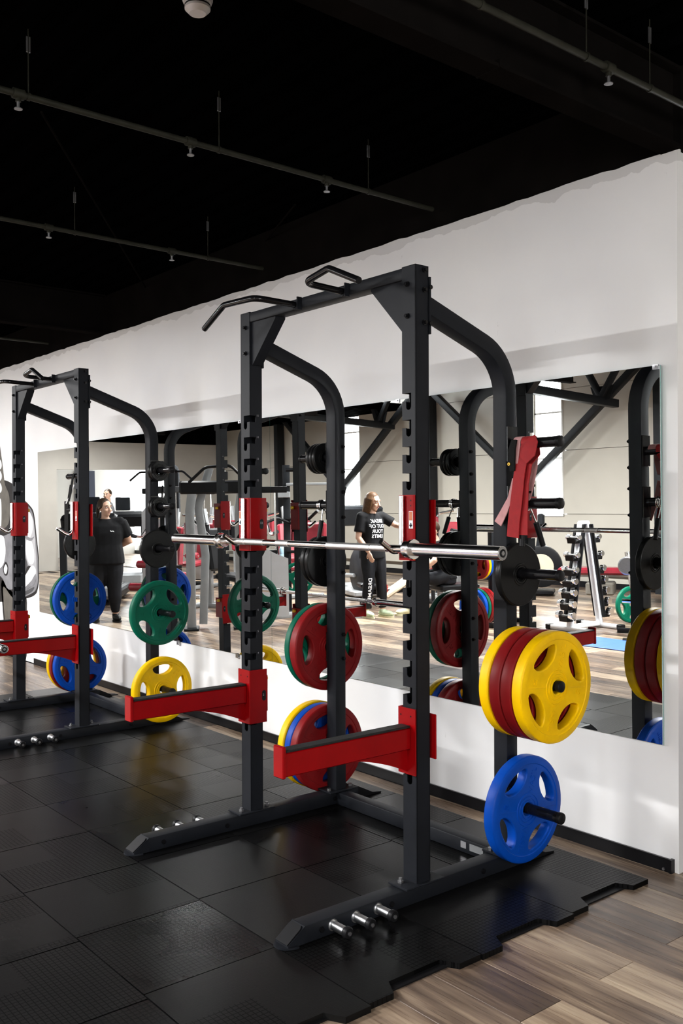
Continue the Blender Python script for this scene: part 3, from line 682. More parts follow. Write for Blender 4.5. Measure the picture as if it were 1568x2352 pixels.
    for pts in ([(.171, -1.06, 2.42), (.178, -1.275, 2.425), (.335, -1.275, 2.452), (.515, -1.275, 2.371)], [(-.157, -1.06, 2.42), (-.175, -1.275, 2.427), (-.42, -1.275, 2.436), (-.588, -1.275, 2.354)]):
        h = MB().tube(fillet(pts, .045, 7), .0138, 16).build('pull_up_handle', 'blackgloss', r)
        x = pts[0][0]; MB().box((x - .003 + .03, -1.085, 2.395), (x + .003 + .03, -1.06, 2.45)).cyl((x, -1.075, 2.42), (x, -1.0605, 2.42), .02, 16).build('weld_plate', 'rack', h)
        e = V(pts[-1]); d = (e - V(pts[-2])).normalized(); MB().cyl(e - d * .001, e + d * .003, .0125, 14).build('end_cap', 'blackmatte', h)
    MB().sweep([(-.5645, YR, .0515), (.5645, YR, .0515)], rrect(.068, .062, .006)).build('rear_crossmember', 'rack', r)
    MB().box((.338, YR - .036, .042), (.37, YR - .0335, .07)).build('badge', 'clip', r)
    MB().box((.39, YR - .0355, .04), (.468, YR - .0335, .07)).build('data_plate', 'greymetal', r)
    return r
rack = make_rack()

# ------------------------------------------------------------------ J hooks and safety arms (lift-off)
def make_hook(s):
    t = thing('j_hook', 'x', 'hook', (s * .5645, -1.08, 1.32), 'J hooks with red sleeves')
    pf = []                                            # U channel: front, inner side, back
    xi, xo, yf, yb, T = .5135, .606, -1.0805, -.983, .006
    k = [(s * (xi + .012), yf)] + [(s * (xi + .012 - .012 * math.sin(a)), yf + .012 - .012 * math.cos(a)) for a in (PI / 6, PI / 3, PI / 2)]
    outer = [(s * xo, yf + .006), (s * (xo - .005), yf + .0012), (s * (xo - .012), yf)] + k
    inner = [(s * (xi + T), yb), (s * (xi + T), yf + .012), (s * (xi + .012), yf + T), (s * (xo - .004), yf + T + .002)]
    sl = MB().prism(outer + [(s * xi, yb)] + inner, 1.321, 1.571, Matrix.Identity(4)).build('sleeve', 'red', t)
    MB().box((min(s * xi, s * .62), yb - .001, 1.34), (max(s * xi, s * .62), yb + .006, 1.553), ch=.002).build('back_flange', 'red', sl)
    kb = MB().lathe([(.0, .024), (.011, .024), (.013, .02), (.013, .004), (.009, 0), (.005, 0)], frame((s * .555, yb + .005, 1.512), (1, 0, 0), (0, 0, 1), (0, 1, 0)), 18, False).build('release_knob', 'yellowknob', t)
    cap = [(.011 * math.cos(a), .013 + .011 * math.sin(a)) for a in [PI * i / 8 for i in range(9)]] + [(.011 * math.cos(a), -.013 + .011 * math.sin(a)) for a in [PI + PI * i / 8 for i in range(9)]]
    vw = MB().prism(cap, 0, .0008, frame((s * xi, -1.01, 1.447), (0, s, 0), (0, 0, 1), (-s, 0, 0))).build('dark_slot_plate', 'blackmatte', sl)  # black plate drawn for the dark of an open slot
    MB().mesh(text_mesh('10', .016, .0003), frame((s * (xi - .0011), -1.012, 1.452), (0, -s, 0) if s > 0 else (0, 1, 0), (0, 0, 1))).build('slot_number', 'greyprint', sl)
    MB().tube(fillet([(s * .548, -1.092, 1.568), (s * .548, -1.092, 1.327), (s * .548, -1.198, 1.396)], .036, 9), .0108, 16).build('hook_rod', 'chrome', t)
    MB().prism([(-.011, -.033), (.011, -.033), (.011, .033), (-.011, .033)], 0, .0006, frame((s * .588, yf, 1.476), (1, 0, 0), (0, 0, 1), (0, -1, 0))).build('warning_label', 'white', sl)
    MB().prism([(-.009, -.002), (.009, -.002), (.009, .031), (-.009, .031)], .0006, .001, frame((s * .588, yf, 1.476), (1, 0, 0), (0, 0, 1), (0, -1, 0))).build('label_print', 'sticker', sl)
    ic = MB(); fr = frame((s * .588, yf, 1.455), (1, 0, 0), (0, 0, 1), (0, -1, 0))
    for x, z in ((-.0042, 0), (.0042, 0), (0, -.005), (0.0005, .006)): ic.prism([(x + .0035 * math.cos(2 * PI * i / 10), z + .0035 * math.sin(2 * PI * i / 10)) for i in range(10)], .0006, .0011, fr)
    ic.prism([(-.001, -.006), (.0012, -.006), (.0012, .009), (-.001, .009)], .0006, .0011, fr)
    ic.build('label_print', 'navy', sl)
    b = MB()
    for z in (1.55, 1.53): b.cyl((s * .588, yf - .0005, z), (s * .588, yf - .001, z), .003, 8)
    b.build('dark_rivet_dot', 'blackmatte', sl)  # black discs stand for the dark inside the holes
    return t
def make_arm(s):
    t = thing('safety_arm', 'x', 'safety arm', (s * .5645, -1.2, .5), 'red safety spotter arms')
    xi, xo, yf, yb, T = .5125, .609, -1.0815, -.983, .006; z0, z1 = .505, .757
    poly = [(s * xo, yf), (s * (xi + .003), yf), (s * xi, yf + .003), (s * xi, yb), (s * (xi + T), yb), (s * (xi + T), yf + T), (s * xo, yf + T)]
    sl = MB().prism(poly, z0, z1, Matrix.Identity(4)).build('sleeve', 'red', t)
    MB().box((min(s * xi, s * .62), yb - .001, z0 + .05), (max(s * xi, s * .62), yb + .006, z1 - .03), ch=.002).build('back_flange', 'red', sl)
    MB().lathe([(.0, .024), (.011, .024), (.013, .02), (.013, .004), (.009, 0), (.005, 0)], frame((s * .555, yb + .005, .705), (1, 0, 0), (0, 0, 1), (0, 1, 0)), 18, False).build('release_knob', 'yellowknob', t)
    cap = [(.011 * math.cos(a), .014 + .011 * math.sin(a)) for a in [PI * i / 8 for i in range(9)]] + [(.011 * math.cos(a), -.014 + .011 * math.sin(a)) for a in [PI + PI * i / 8 for i in range(9)]]
    MB().prism(cap, 0, .0008, frame((s * xi, -1.0, .632), (0, s, 0), (0, 0, 1), (-s, 0, 0))).build('dark_slot_plate', 'blackmatte', sl)  # dark capsule plate in place of a cut slot's shade
    MB().mesh(text_mesh('2', .016, .0003), frame((s * (xi - .0011), -1.003, .635), (0, -s, 0) if s > 0 else (0, 1, 0), (0, 0, 1))).build('slot_number', 'greyprint', sl)
    xa, xb = s * .536, s * .585; xl, xh = min(xa, xb), max(xa, xb)
    MB().box((xl, -1.672, .602), (xh, yf, .685), ch=.004).build('beam', 'red', t)
    MB().box((xl - .004, -1.683, .598), (xh + .004, -1.668, .708), ch=.003).build('end_stop', 'red', t)
    MB().box((xl - .001, -1.667, .685), (xh + .001, yf - .004, .694), ch=.002).build('rubber_pad', 'pad', t)
    n = 12; web = [(yf, .603), (-1.41, .603)]
    for i in range(1, n + 1):
        f = i / n; web.append((-1.41 + (-1.41 - yf) * -f, .603 - .088 * f ** 1.7))
    MB().prism(web, xl + .016, xl + .03, frame((0, 0, 0), (0, 1, 0), (0, 0, 1), (1, 0, 0))).build('web_gusset', 'red', t)
    b = MB()
    for x in (.53, .585): b.cyl((s * x, yf - .0004, .728), (s * x, yf - .001, .728), .0035, 8)
    b.build('dark_rivet_dot', 'blackmatte', sl)  # hole shade drawn as thin black discs
    MB().tube([(xl + .004, yf - .001, .69), (xh - .004, yf - .001, .69)], .005, 8).build('weld_bead', 'red', t)
    return t
hooks = {s: make_hook(s) for s in (1, -1)}; arms = {s: make_arm(s) for s in (1, -1)}
hooks[1]['label'] = 'red and chrome J hook under the near end of the barbell, front rack right upright'
hooks[-1]['label'] = 'red and chrome J hook on the front rack left upright, barbell resting in it'
arms[1]['label'] = 'red safety arm on the front rack right upright, nearest the viewer'
arms[-1]['label'] = 'red safety arm on the front rack left upright, tip before the yellow plate'
# second rack: copies
DX, DY = -3.3, .107
D = V(DX, DY, 0)
rack2 = copy_tree(rack); rack2.location += D
rack2['label'] = 'charcoal power rack farther left, its own bar lying across the low safety arms'
for s in (1, -1):
    h = copy_tree(hooks[s]); h.location += D; a = copy_tree(arms[s]); a.location += D
    h['label'] = 'empty red and chrome J hook on the far rack %s upright' % ('right' if s > 0 else 'left')
    a['label'] = 'red safety arm on the far rack %s upright' % ('right, beneath the low bar end' if s > 0 else 'left, cut off by the frame edge')

# ------------------------------------------------------------------ barbells
def make_bar():
    t = thing('barbell', 'long chrome barbell resting in the red J hooks of the front rack', 'barbell', (-.008, -1.137, 1.368), 'olympic barbells')
    y, z, x0 = -1.137, 1.368, -.008
    MB().cyl((x0 - .66, y, z), (x0 + .66, y, z), .0139, 24).build('shaft', 'chrome', t)
    for a, b in ((-.59, -.455), (-.45, -.3), (-.2, -.11), (.16, .43), (.435, .52)):
        MB().cyl((x0 + a, y, z), (x0 + b, y, z), .0146, 24).build('knurled_grip', 'knurl', t)
    for s in (1, -1):
        X = lambda v: (x0 + s * v, y, z)
        sv = MB().tube([X(.65), X(1.092), X(1.099), X(1.1)], .025, 32, radii=[.025, .025, .0245, .0225]).build('sleeve', 'chrome', t)
        MB().tube([X(.628), X(.631), X(.66), X(.662)], .031, 32, radii=[.029, .0312, .0312, .03]).build('collar_ring', 'chrome', sv)
        MB().tube([X(.662), X(.664), X(.671), X(.673)], .038, 32, radii=[.0365, .038, .038, .036]).build('flange_ring', 'chrome', sv)
        MB().lathe([(.0225, 0), (.0225, .0012), (.016, .0012), (.0145, -.002), (.0145, 0)], frame(X(1.1), (0, s, 0), (0, 0, 1), (s, 0, 0)), 28, False).build('end_ring', 'zinc', sv)
        MB().cyl(X(1.0995), X(1.1008), .0145, 24).build('end_recess', 'blackmatte', sv)
        MB().cyl(X(1.1005), X(1.103), .008, 6).build('end_screw', 'zinc', sv)
    return t
bar1 = make_bar()
bar2 = copy_tree(bar1); bar2.location = (-3.302, -1.63, .7195); bar2['label'] = 'chrome barbell lying low across the red safety arms of the far left rack'

# ------------------------------------------------------------------ weight plates
def plate_mesh(R, T, holes=4, rh=.0265):
    cu = bpy.data.curves.new('p', 'CURVE'); cu.dimensions = '2D'; cu.fill_mode = 'BOTH'; be = .006
    cu.extrude = T / 2 - be; cu.bevel_depth = be; cu.bevel_resolution = 2; cu.offset = -be
    def sp(pts):
        s = cu.splines.new('POLY'); s.points.add(len(pts) - 1); s.use_cyclic_u = True
        for p, q in zip(s.points, pts): p.co = (q[0], q[1], 0, 1)
    sp([(R * math.cos(2 * PI * i / 72), R * math.sin(2 * PI * i / 72)) for i in range(72)])
    for h in range(holes):
        a0 = PI / 2 + 2 * PI * h / holes; q = []; ro, ri, w_ = R * .775, R * .47, math.radians(28)
        for i in range(13):
            t = -1 + i / 6; q.append((ro * math.cos(a0 + t * w_), ro * math.sin(a0 + t * w_)))
        e0 = q[-1]; e1 = q[0]
        for i in range(1, 14):
            t = i / 14; f = 1 - (2 * t - 1) ** 2; x = e0[0] + (e1[0] - e0[0]) * t; y = e0[1] + (e1[1] - e0[1]) * t
            mid = math.hypot((e0[0] + e1[0]) / 2, (e0[1] + e1[1]) / 2); k = (mid - ri) * f ** .62
            q.append((x - k * math.cos(a0), y - k * math.sin(a0)))
        # soften the two tips
        n = len(q); q2 = []
        for i in range(n):
            a, b, c = q[i - 1], q[i], q[(i + 1) % n]; q2.append(((a[0] + 2 * b[0] + c[0]) / 4, (a[1] + 2 * b[1] + c[1]) / 4))
        sp(q2)
    sp([(rh * math.cos(2 * PI * i / 28), rh * math.sin(2 * PI * i / 28)) for i in range(28)])
    o = bpy.data.objects.new('p', cu); C.objects.link(o); dg = bpy.context.evaluated_depsgraph_get(); dg.update()
    me = bpy.data.meshes.new_from_object(o.evaluated_get(dg)); bpy.data.objects.remove(o)
    return me
TOX = Matrix(((0, 0, 1, 0), (1, 0, 0, 0), (0, 1, 0, 0), (0, 0, 0, 1)))     # plate XY -> world YZ, axis along +X
def make_plate(m, R, T, kg, holes=4):
    pm = plate_mesh(R, T, holes)
    b = MB().mesh(pm, TOX)
    if R > .18:
        for s in (1, -1):                              # raised rim bead on both faces
            b.lathe([(R * .992, s * T * .3), (R * .985, s * T * .5), (R * .965, s * (T * .5 + .003)), (R * .86, s * (T * .5 + .003)), (R * .845, s * (T * .5 - .001))], TOX, 72, False)
    o = b.build('weight_plate', m, None, org=(0, 0, 0), smooth=40)
    ORI[o.name] = V(0, 0, 0)
    hb = MB()
    for s in (1, -1):
        for r0 in ((.032, .046, .062) if R > .18 else (.03, .04)):
            hb.lathe([(r0, s * (T / 2 - .001)), (r0 + .001, s * (T / 2 + .0025)), (r0 + .006, s * (T / 2 + .0025)), (r0 + .008, s * (T / 2 - .001))], TOX, 40, False)
    hb.build('hub_ring', m, o, smooth=40)
    if R > .18:
        tx = MB()
        for s in (1, -1):
            for a in (PI / 4, -3 * PI / 4):
                d = V(math.cos(a), math.sin(a), 0); n = V(-math.sin(a), math.cos(a), 0)
                fr = TOX @ frame((d.x * R * .55, d.y * R * .55, s * (T / 2 + .0004)), tuple(d * 1), tuple(n * s), (0, 0, s))
                tx.mesh(text_mesh('VASIL', .042, .0014), fr)
            for a in (3 * PI / 4, -PI / 4):
                d = V(math.cos(a), math.sin(a), 0); n = V(-math.sin(a), math.cos(a), 0)
                tx.mesh(text_mesh(kg, .034, .0014), TOX @ frame((d.x * R * .62, d.y * R * .62, s * (T / 2 + .0004)), tuple(d), tuple(n * s), (0, 0, s)))
                p0 = d * R * .33 + n * .012; p1 = d * R * .8 + n * .03
                tx.tube([TOX @ V(p0.x, p0.y, s * T / 2), TOX @ V(p1.x, p1.y, s * T / 2)], .0015, 6)
        tag(tx.build('raised_lettering', m, o), kind='stuff')
    return o
PL_ = {'yellow': make_plate('yellow', .224, .046, '15'), 'red': make_plate('redplate', .224, .05, '25'), 'blue': make_plate('blue', .219, .046, '20'),
       'green': make_plate('green', .222, .04, '10'), 'black': make_plate('blackplate', .131, .03, '5', 0), 'small': make_plate('blackplate', .08, .022, '2.5', 0), 'mid': make_plate('blackplate', .07, .026, '2.5', 0)}
used = set()
def put(kind, loc, rx, label, group, ry=0.):
    o = PL_[kind] if kind not in used else copy_tree(PL_[kind]); used.add(kind)
    o.location = loc; o.rotation_euler = (rx, ry, 0); return tag(o, label, 'weight plate', group)
def stack(rk, s, peg, items, where):
    base = V(0, 0, 0) if rk == 0 else D; x = .613; z = PEGZ[peg]; n = len(items)
    W = {'yellow': .053, 'red': .057, 'blue': .053, 'green': .047, 'black': .034, 'small': .025, 'mid': .03}
    nm = {'yellow': 'yellow', 'red': 'dark red', 'blue': 'blue', 'green': 'green', 'black': 'black', 'small': 'small black', 'mid': 'small black'}
    gap = items[0] if isinstance(items[0], float) else 0; its = [i for i in items if not isinstance(i, float)]; x += gap
    for i, (k, rot) in enumerate(its):
        x += W[k] / 2; rin = .0265 - .0218
        order = '' if len(its) == 1 else (' innermost' if i == 0 else ' outermost' if i == len(its) - 1 else (' second' if i == 1 else ' third'))
        lab = '%s weight plate%s on %s' % (nm[k], order, where)
        put(k, V(s * x, YR, z - rin) + base, math.radians(rot), lab, ('%s rubber weight plates' % nm[k]).replace('small ', 'small '), s * .012)
        x += W[k] / 2 + .001
stack(0, 1, 2, [.005, ('black', 0), ('small', 20)][:2], 'front rack right post, third peg up')
stack(0, 1, 3, [('yellow', 40), ('red', 10), ('red', 25), ('yellow', 30)], 'front rack right post, second peg up')
stack(0, 1, 4, [.02, ('blue', 30)], 'front rack right post, lowest peg')
stack(0, -1, 0, [.03, ('small', 0), ('small', 20), ('small', 50)], 'front rack left post, top peg')
stack(0, -1, 2, [.02, ('black', 0), ('black', 30), ('mid', 0)], 'front rack left post, middle peg')
stack(0, -1, 3, [('red', 2), ('green', 20)], 'front rack left post, second peg up')
stack(0, -1, 4, [('red', 10), ('blue', 40), ('yellow', 20)], 'front rack left post, lowest peg')
stack(1, 1, 0, [.01, ('mid', 0), ('mid', 30)], 'far rack right post, top peg')
stack(1, 1, 1, [.01, ('mid', 10), ('mid', 50)], 'far rack right post, peg below the top')
stack(1, 1, 2, [.01, ('black', 15)], 'far rack right post, middle peg')
stack(1, 1, 3, [.03, ('green', 44)], 'far rack right post, second peg up')
stack(1, 1, 4, [.06, ('yellow', 2)], 'far rack right post, lowest peg')
stack(1, -1, 2, [.01, ('black', 0)], 'far rack left post, middle peg')
stack(1, -1, 3, [('blue', 5), ('green', 30)], 'far rack left post, second peg up')
stack(1, -1, 4, [('blue', 25), ('red', 10), ('yellow', 0)], 'far rack left post, lowest peg')

# ------------------------------------------------------------------ spring collars, straps
def spring_clip(loc, s, lab):
    t = thing('spring_collar', lab, 'collar', loc, 'spring collars on the pegs')
    x, y, z = loc; pts = []
    for i in range(60):
        a = PI / 2 + 2 * PI * 2.9 * i / 59; pts.append((x + s * .0045 * a / PI - .01, y + .0262 * math.cos(a), z + .0262 * math.sin(a)))
    MB().tube(pts, .0034, 8).build('coil', 'chrome', t)
    for q, (dy, dx) in enumerate(((-.012, .0), (.03, .018))):
        p0 = V(x + s * dx, y + (.014 if q else -.014), z - .024); p1 = V(x + s * (dx + .004), y + dy * 1.6, z - .085); p2 = V(x + s * (dx + .01), y + dy * 2.7, z - .175)
        l = MB().tube([p0, p1], .0036, 8).build('spring_leg', 'chrome', t)
        MB().tube([p1 + (p0 - p1) * .1, p2], .0125, 12, radii=[.0125, .0115]).build('grip_sleeve', 'blackmatte', l)
spring_clip((.672, YR, PEGZ[1]), 1, 'black handled spring collar hanging on the front rack right post')
spring_clip((-.655, YR, PEGZ[1]), -1, 'black handled spring collar hanging on the front rack left post')
def ribbon(pts, widths, m_, name, parent, th=.004, side=(1, 0, 0)):
    P = [V(p) for p in pts]; L_ = []; R_ = []; rings = []
    for i, p in enumerate(P):
        t = (P[min(i + 1, len(P) - 1)] - P[max(i - 1, 0)]).normalized(); sd = V(side if not isinstance(side, list) else side[i]); sd = (sd - t * sd.dot(t)).normalized(); n = t.cross(sd)
        w_ = widths[i] if isinstance(widths, list) else widths
        rings.append([p + sd * w_ / 2 + n * th / 2, p - sd * w_ / 2 + n * th / 2, p - sd * w_ / 2 - n * th / 2, p + sd * w_ / 2 - n * th / 2])
    return MB().loft(rings).build(name, m_, parent)
zc = PEGZ[0]
t = thing('lifting_straps', 'red and faded pink straps looped over the top right peg of the front rack', 'straps', (.68, YR, 1.42))
def arc(x0, x1, r, a0, a1, n, z=zc): return [(x0 + (x1 - x0) * i / n, YR + r * math.cos(math.radians(a0 + (a1 - a0) * i / n)), z + r * math.sin(math.radians(a0 + (a1 - a0) * i / n))) for i in range(n + 1)]
ribbon(arc(.70, .70, .027, -20, 200, 12) + [(.694, YR - .035, 1.74), (.685, YR - .05, 1.66), (.672, YR - .052, 1.56), (.655, YR - .05, 1.46), (.648, YR - .048, 1.4)], [.05] * 14 + [.056, .06, .06, .062], 'bandred', 'red_strap', t)
ribbon([(.70, YR + .026, zc - .012), (.715, YR + .01, 1.735), (.71, YR - .03, 1.70), (.7, YR - .04, 1.62), (.694, YR - .04, 1.5), (.692, YR - .04, 1.41)], [.05, .055, .05, .05, .05, .052], 'bandred', 'red_strap', t)
ribbon([(.725, YR - .02, zc + .025), (.738, YR - .036, zc), (.73, YR - .046, zc - .04), (.705, YR - .05, zc - .07)], [.03, .06, .075, .05], 'bandred', 'red_strap', t)
ribbon([(.705, YR + .02, zc - .05), (.715, YR, 1.68), (.706, YR - .01, 1.6), (.69, YR - .02, 1.52), (.685, YR - .025, 1.46)], [.04, .04, .035, .024, .03], 'bandpink', 'pink_strap', t)
ribbon(arc(.652, .652, .028, 10, 190, 9) + [(.65, YR - .04, 1.73), (.652, YR - .045, 1.67)], [.04] * 10 + [.05, .03], 'bandpink', 'pink_strap', t)
ribbon([(.65, YR - .04, 1.64), (.632, YR - .044, 1.56), (.6, YR - .05, 1.5), (.575, YR - .056, 1.455)], [.02, .026, .036, .042], 'bandpink', 'pink_strap', t)
pch = ribbon([(.645, YR - .033, 1.80), (.642, YR - .0445, 1.76), (.645, YR - .05, 1.71), (.652, YR - .052, 1.67)], [.026, .034, .034, .024], 'strapblack', 'black_cuff', t, .007)
MB().lathe([(.003, 0), (.0065, 0), (.0065, .002), (.003, .002), (.003, 0)], frame((.635, YR - .056, 1.7), (1, 0, 0), (0, 0, 1), (0, -1, 0)), 14, False).build('eyelet', 'yellowknob', pch)
ribbon([(.70, YR - .006, 1.6), (.70, YR - .0, 1.596)], [.034, .034], 'pad', 'stitch_band', t, .044)
# black straps on the far rack's left post
t = thing('hanging_straps', 'black handled training straps hanging on the far rack left post', 'straps', tuple(V(-.72, YR, 1.42) + D))
q = V(-.70, YR, PEGZ[0]) + D
ribbon([q + V(0, .027 * math.cos(a), .027 * math.sin(a)) for a in [PI * i / 8 for i in range(9)]] + [q + V(-.01, -.04, -.1), q + V(-.03, -.05, -.2)], .035, 'strapblack', 'web_loop', t)
ribbon([q + V(-.045, -.03, -.07), q + V(-.09, -.04, -.24), q + V(-.05, -.045, -.26), q + V(.04, -.04, -.28)], .02, 'strapblack', 'web_loop', t)
ribbon([q + V(.03, -.03, -.07), q + V(-.02, -.04, -.15), q + V(-.085, -.05, -.22)], .014, 'white', 'web_edge', t, .005)
ribbon([q + V(-.085, -.045, -.2), q + V(-.085, -.045, -.53)], .075, 'strapblack', 'strap_tail', t, .006)
MB().cyl(q + V(-.05, -.05, -.27), q + V(.06, -.05, -.27), .014, 12).build('handle_grip', 'blackmatte', t)
# ------------------------------------------------------------------ the gym behind the viewer, seen in the mirror
CV = V(CAM.x, -CAM.y, 0)
def face(x, y, extra=0.):                             # rotation that turns local -Y towards the mirror's viewer
    d = CV - V(x, y, 0); return math.atan2(d.x, -d.y) + math.radians(extra)
def rec(t, x, y, rz): t.location = (x, y, 0); t.rotation_euler = (0, 0, rz); return t
def tb(pts, r, seg=10, fil=.06): return MB().tube(fillet(pts, fil, 5) if fil and len(pts) > 2 else pts, r, seg)
def sq(pts, w_, h, fil=0): return MB().sweep(fillet(pts, fil, 5) if fil else pts, rrect(w_, h, .008))
def cushion(c, s, rx=0.):
    m = MB().box((-s[0] / 2, -s[1] / 2, -s[2] / 2), (s[0] / 2, s[1] / 2, s[2] / 2), mx(c, (math.radians(rx), 0, 0)), ch=min(s) * .28); return m
def weight_tower(t, x, y, n=10, h=1.75, sh=True):
    f = thing_part(t, 'weight_tower', MB().box((x - .2, y - .14, 0), (x + .2, y + .14, .06), ch=.01), 'darkgrey')
    for s in (-1, 1): tb([(x + s * .13, y, .06), (x + s * .13, y, h)], .012, 8).build('guide_rod', 'chrome', f)
    st = MB()
    for k in range(n): st.box((x - .17, y - .06, .1 + k * .05), (x + .17, y + .06, .146 + k * .05))
    tag(st.build('weight_stack', 'blackmatte', f), kind='stuff')
    MB().box((x - .2, y - .07, h), (x + .2, y + .07, h + .09), ch=.01).build('top_cover', 'blackmatte', f)
    MB().box((x - .02, y - .075, .42), (x + .02, y - .06, .45)).build('selector_pin', 'yellowknob', f)
    if sh: MB().prism([(-.19, .12), (.19, .12), (.19, h - .3), (.05, h - .15), (-.19, h - .42)], 0, .008, frame((x, y - .1, 0), (1, 0, 0), (0, 0, 1), (0, -1, 0))).build('shroud', 'shroud', f)
    return f
def thing_part(t, nm, mb, m_): return mb.build(nm, m_, t)
def press_machine(label, x, y, rz, vinyl='burgundy', tower=1, arms_=1, rollers=0, latbar=0, shroud=True):
    t = thing('exercise_machine', label, 'machine', (0, 0, 0))
    sq([(0, .55, .04), (0, -.6, .04)], .09, .06).build('base_beam', 'greymetal', t)
    for yy in (.5, -.55): sq([(-.32, yy, .035), (.32, yy, .035)], .08, .055).build('cross_foot', 'greymetal', t)
    sq([(0, .3, .05), (0, .32, 1.0), (0, .42, 1.45)], .08, .06, .15).build('mast', 'greymetal', t)
    sq([(0, -.25, .05), (0, -.2, .42)], .07, .06).build('seat_post', 'darkgrey', t)
    cushion((0, -.12, .47), (.36, .4, .09), 4).build('seat', vinyl, t)
    cushion((0, .2, .86), (.34, .1, .62), -10).build('backrest', vinyl, t)
    if arms_:
        for s in (-1, 1):
            a = tb([(s * .1, .38, 1.35), (s * .36, .3, 1.3), (s * .4, -.1, 1.02), (s * .4, -.42, 1.06)], .022, 10, .1).build('lever_arm', 'chrome', t)
            tb([(s * .4, -.28, 1.04), (s * .4, -.43, 1.062)], .029, 12, 0).build('grip', 'blackmatte', a)
            cushion((s * .3, .12, 1.12), (.1, .1, .28)).build('arm_pad', vinyl, t)
    if rollers:
        sq([(0, -.3, .3), (0, -.62, .36)], .05, .05).build('leg_lever', 'chrome', t)
        for z, yy in ((.62, -.4), (.3, -.66)):
            for s in (-1, 1): MB().tube([(s * .06, yy, z), (s * .08, yy, z), (s * .3, yy, z), (s * .32, yy, z)], .06, 14, radii=[.045, .06, .06, .045]).build('roller_pad', vinyl, t)
            tb([(-.33, yy, z), (.33, yy, z)], .014, 8, 0).build('roller_bar', 'chrome', t)
    if tower: weight_tower(t, 0 if tower > 1 else .5, .62, 11, 1.7, shroud)
    if latbar:
        sq([(0, .42, 1.4), (0, .4, 2.1), (0, -.15, 2.16)], .07, .06, .12).build('boom', 'darkgrey', t)
        tb([(-.52, -.2, 1.9), (-.36, -.18, 2.03), (.36, -.18, 2.03), (.52, -.2, 1.9)], .016, 10, .08).build('lat_bar', 'blackgloss', t)
        tb([(0, -.17, 2.03), (0, -.15, 2.15)], .006, 6, 0).build('cable', 'blackmatte', t)
    return rec(t, x, y, rz)
press_machine('burgundy seated press machine with a wide curved overhead bar', -9.9, -3.7, face(-9.9, -3.7, 25), latbar=1, rollers=1)
press_machine('burgundy leg machine with paired roller pads, beyond the drinking bottle', -9.35, -5.7, face(-9.35, -5.7, -20), rollers=1, arms_=1)
press_machine('burgundy chest machine with chrome lever arms beside the coloured plate tree', -7.35, -7.27, face(-7.35, -7.27, 35), rollers=0, tower=0)
press_machine('burgundy machine far back, seen between the silver cable tower and the curved overhead bar', -11.41, -5.15, face(-11.41, -5.15, 40), rollers=1)
press_machine('burgundy machine far back without shroud, right of the silver cable tower', -12.66, -6.94, face(-12.66, -6.94, -35), rollers=0, shroud=False)
# silver cable tower
t = thing('cable_tower', 'tall silver cable tower with frosted shroud and black weight stack', 'machine')
for s in (-1, 1):
    p = sq([(s * .3, 0, .03), (s * .3, 0, 1.45), (s * .3 - .05, 0, 1.8)], .075, .11, .3).build('post', 'greymetal', t)
    MB().box((s * .3 - .09, -.16, 0), (s * .3 + .09, .16, .03), ch=.006).build('foot_plate', 'darkgrey', p)
sq([(.16, .12, .05), (.12, .14, .9), (.2, .12, 1.5), (.05, .1, 1.98)], .05, .1, .35).build('curved_upright', 'greymetal', t)
MB().box((-.42, -.06, 1.66), (.42, .12, 1.82), ch=.02).build('top_cover', 'blackmatte', t)
tb([(.3, -.1, 1.8), (.1, -.2, 1.98), (-.2, -.2, 2.0), (-.36, -.1, 1.84)], .018, 10, .12).build('pulley_arm', 'blackmatte', t)
sf = sq([(-.3, 0, .09), (-.95, .2, .12)], .07, .07).build('base_beam', 'greymetal', t)
MB().prism([(-.9, .12), (-.34, .12), (-.34, .95), (-.42, 1.0), (-.6, .98), (-.75, .9), (-.9, .84)], 0, .012, frame((0, .06, 0), (1, .0, 0), (0, 0, 1), (0, -1, 0))).build('shroud', 'shroud', t)
sk = MB()
for k in range(9): sk.box((-.86 + .012 * k, .08, .5 + k * .05), (-.42, .2, .546 + k * .05))
tag(sk.build('weight_stack', 'blackmatte', t), kind='stuff')
for s in (-.55, -.75): tb([(s, .14, .2), (s, .14, 1.7)], .012, 8, 0).build('guide_rod', 'chrome', t)
sq([(-.3, .1, 1.7), (-.9, .16, 1.7)], .05, .08).build('top_beam', 'blackmatte', t)
rec(t, -6.75, -2.62, face(-6.75, -2.62))
# arm machine with grey horizontal bar near the braces
t = thing('pulley_station', 'grey pulley station with a horizontal bar and a yellow pin', 'machine')
sq([(0, .1, .03), (0, .1, 2.05)], .08, .1).build('column', 'darkgrey', t)
MB().box((-.3, -.3, 0), (.3, .3, .04), ch=.008).build('base_plate', 'darkgrey', t)
sq([(0, .05, 1.78), (-.62, -.05, 1.78)], .035, .04).build('boom', 'greymetal', t)
MB().box((-.05, -.08, 1.6), (.12, .06, 1.68), ch=.006).build('bracket', 'greymetal', t)
tb([(.0, -.02, 1.98), (-.26, -.06, 1.98)], .03, 10, 0).build('swivel_arm', 'blackmatte', t)
tb([(-.22, -.06, 1.78), (-.22, -.06, 1.66)], .018, 10, 0).build('pull_pin', 'yellowknob', t)
for z in (1.3, .85): tb([(0, .05, z), (-.3, -.1, z), (-.42, -.3, z + .12)], .022, 10, .1).build('handle', 'blackmatte', t)
rec(t, -7.35, -4.15, face(-7.35, -4.15))
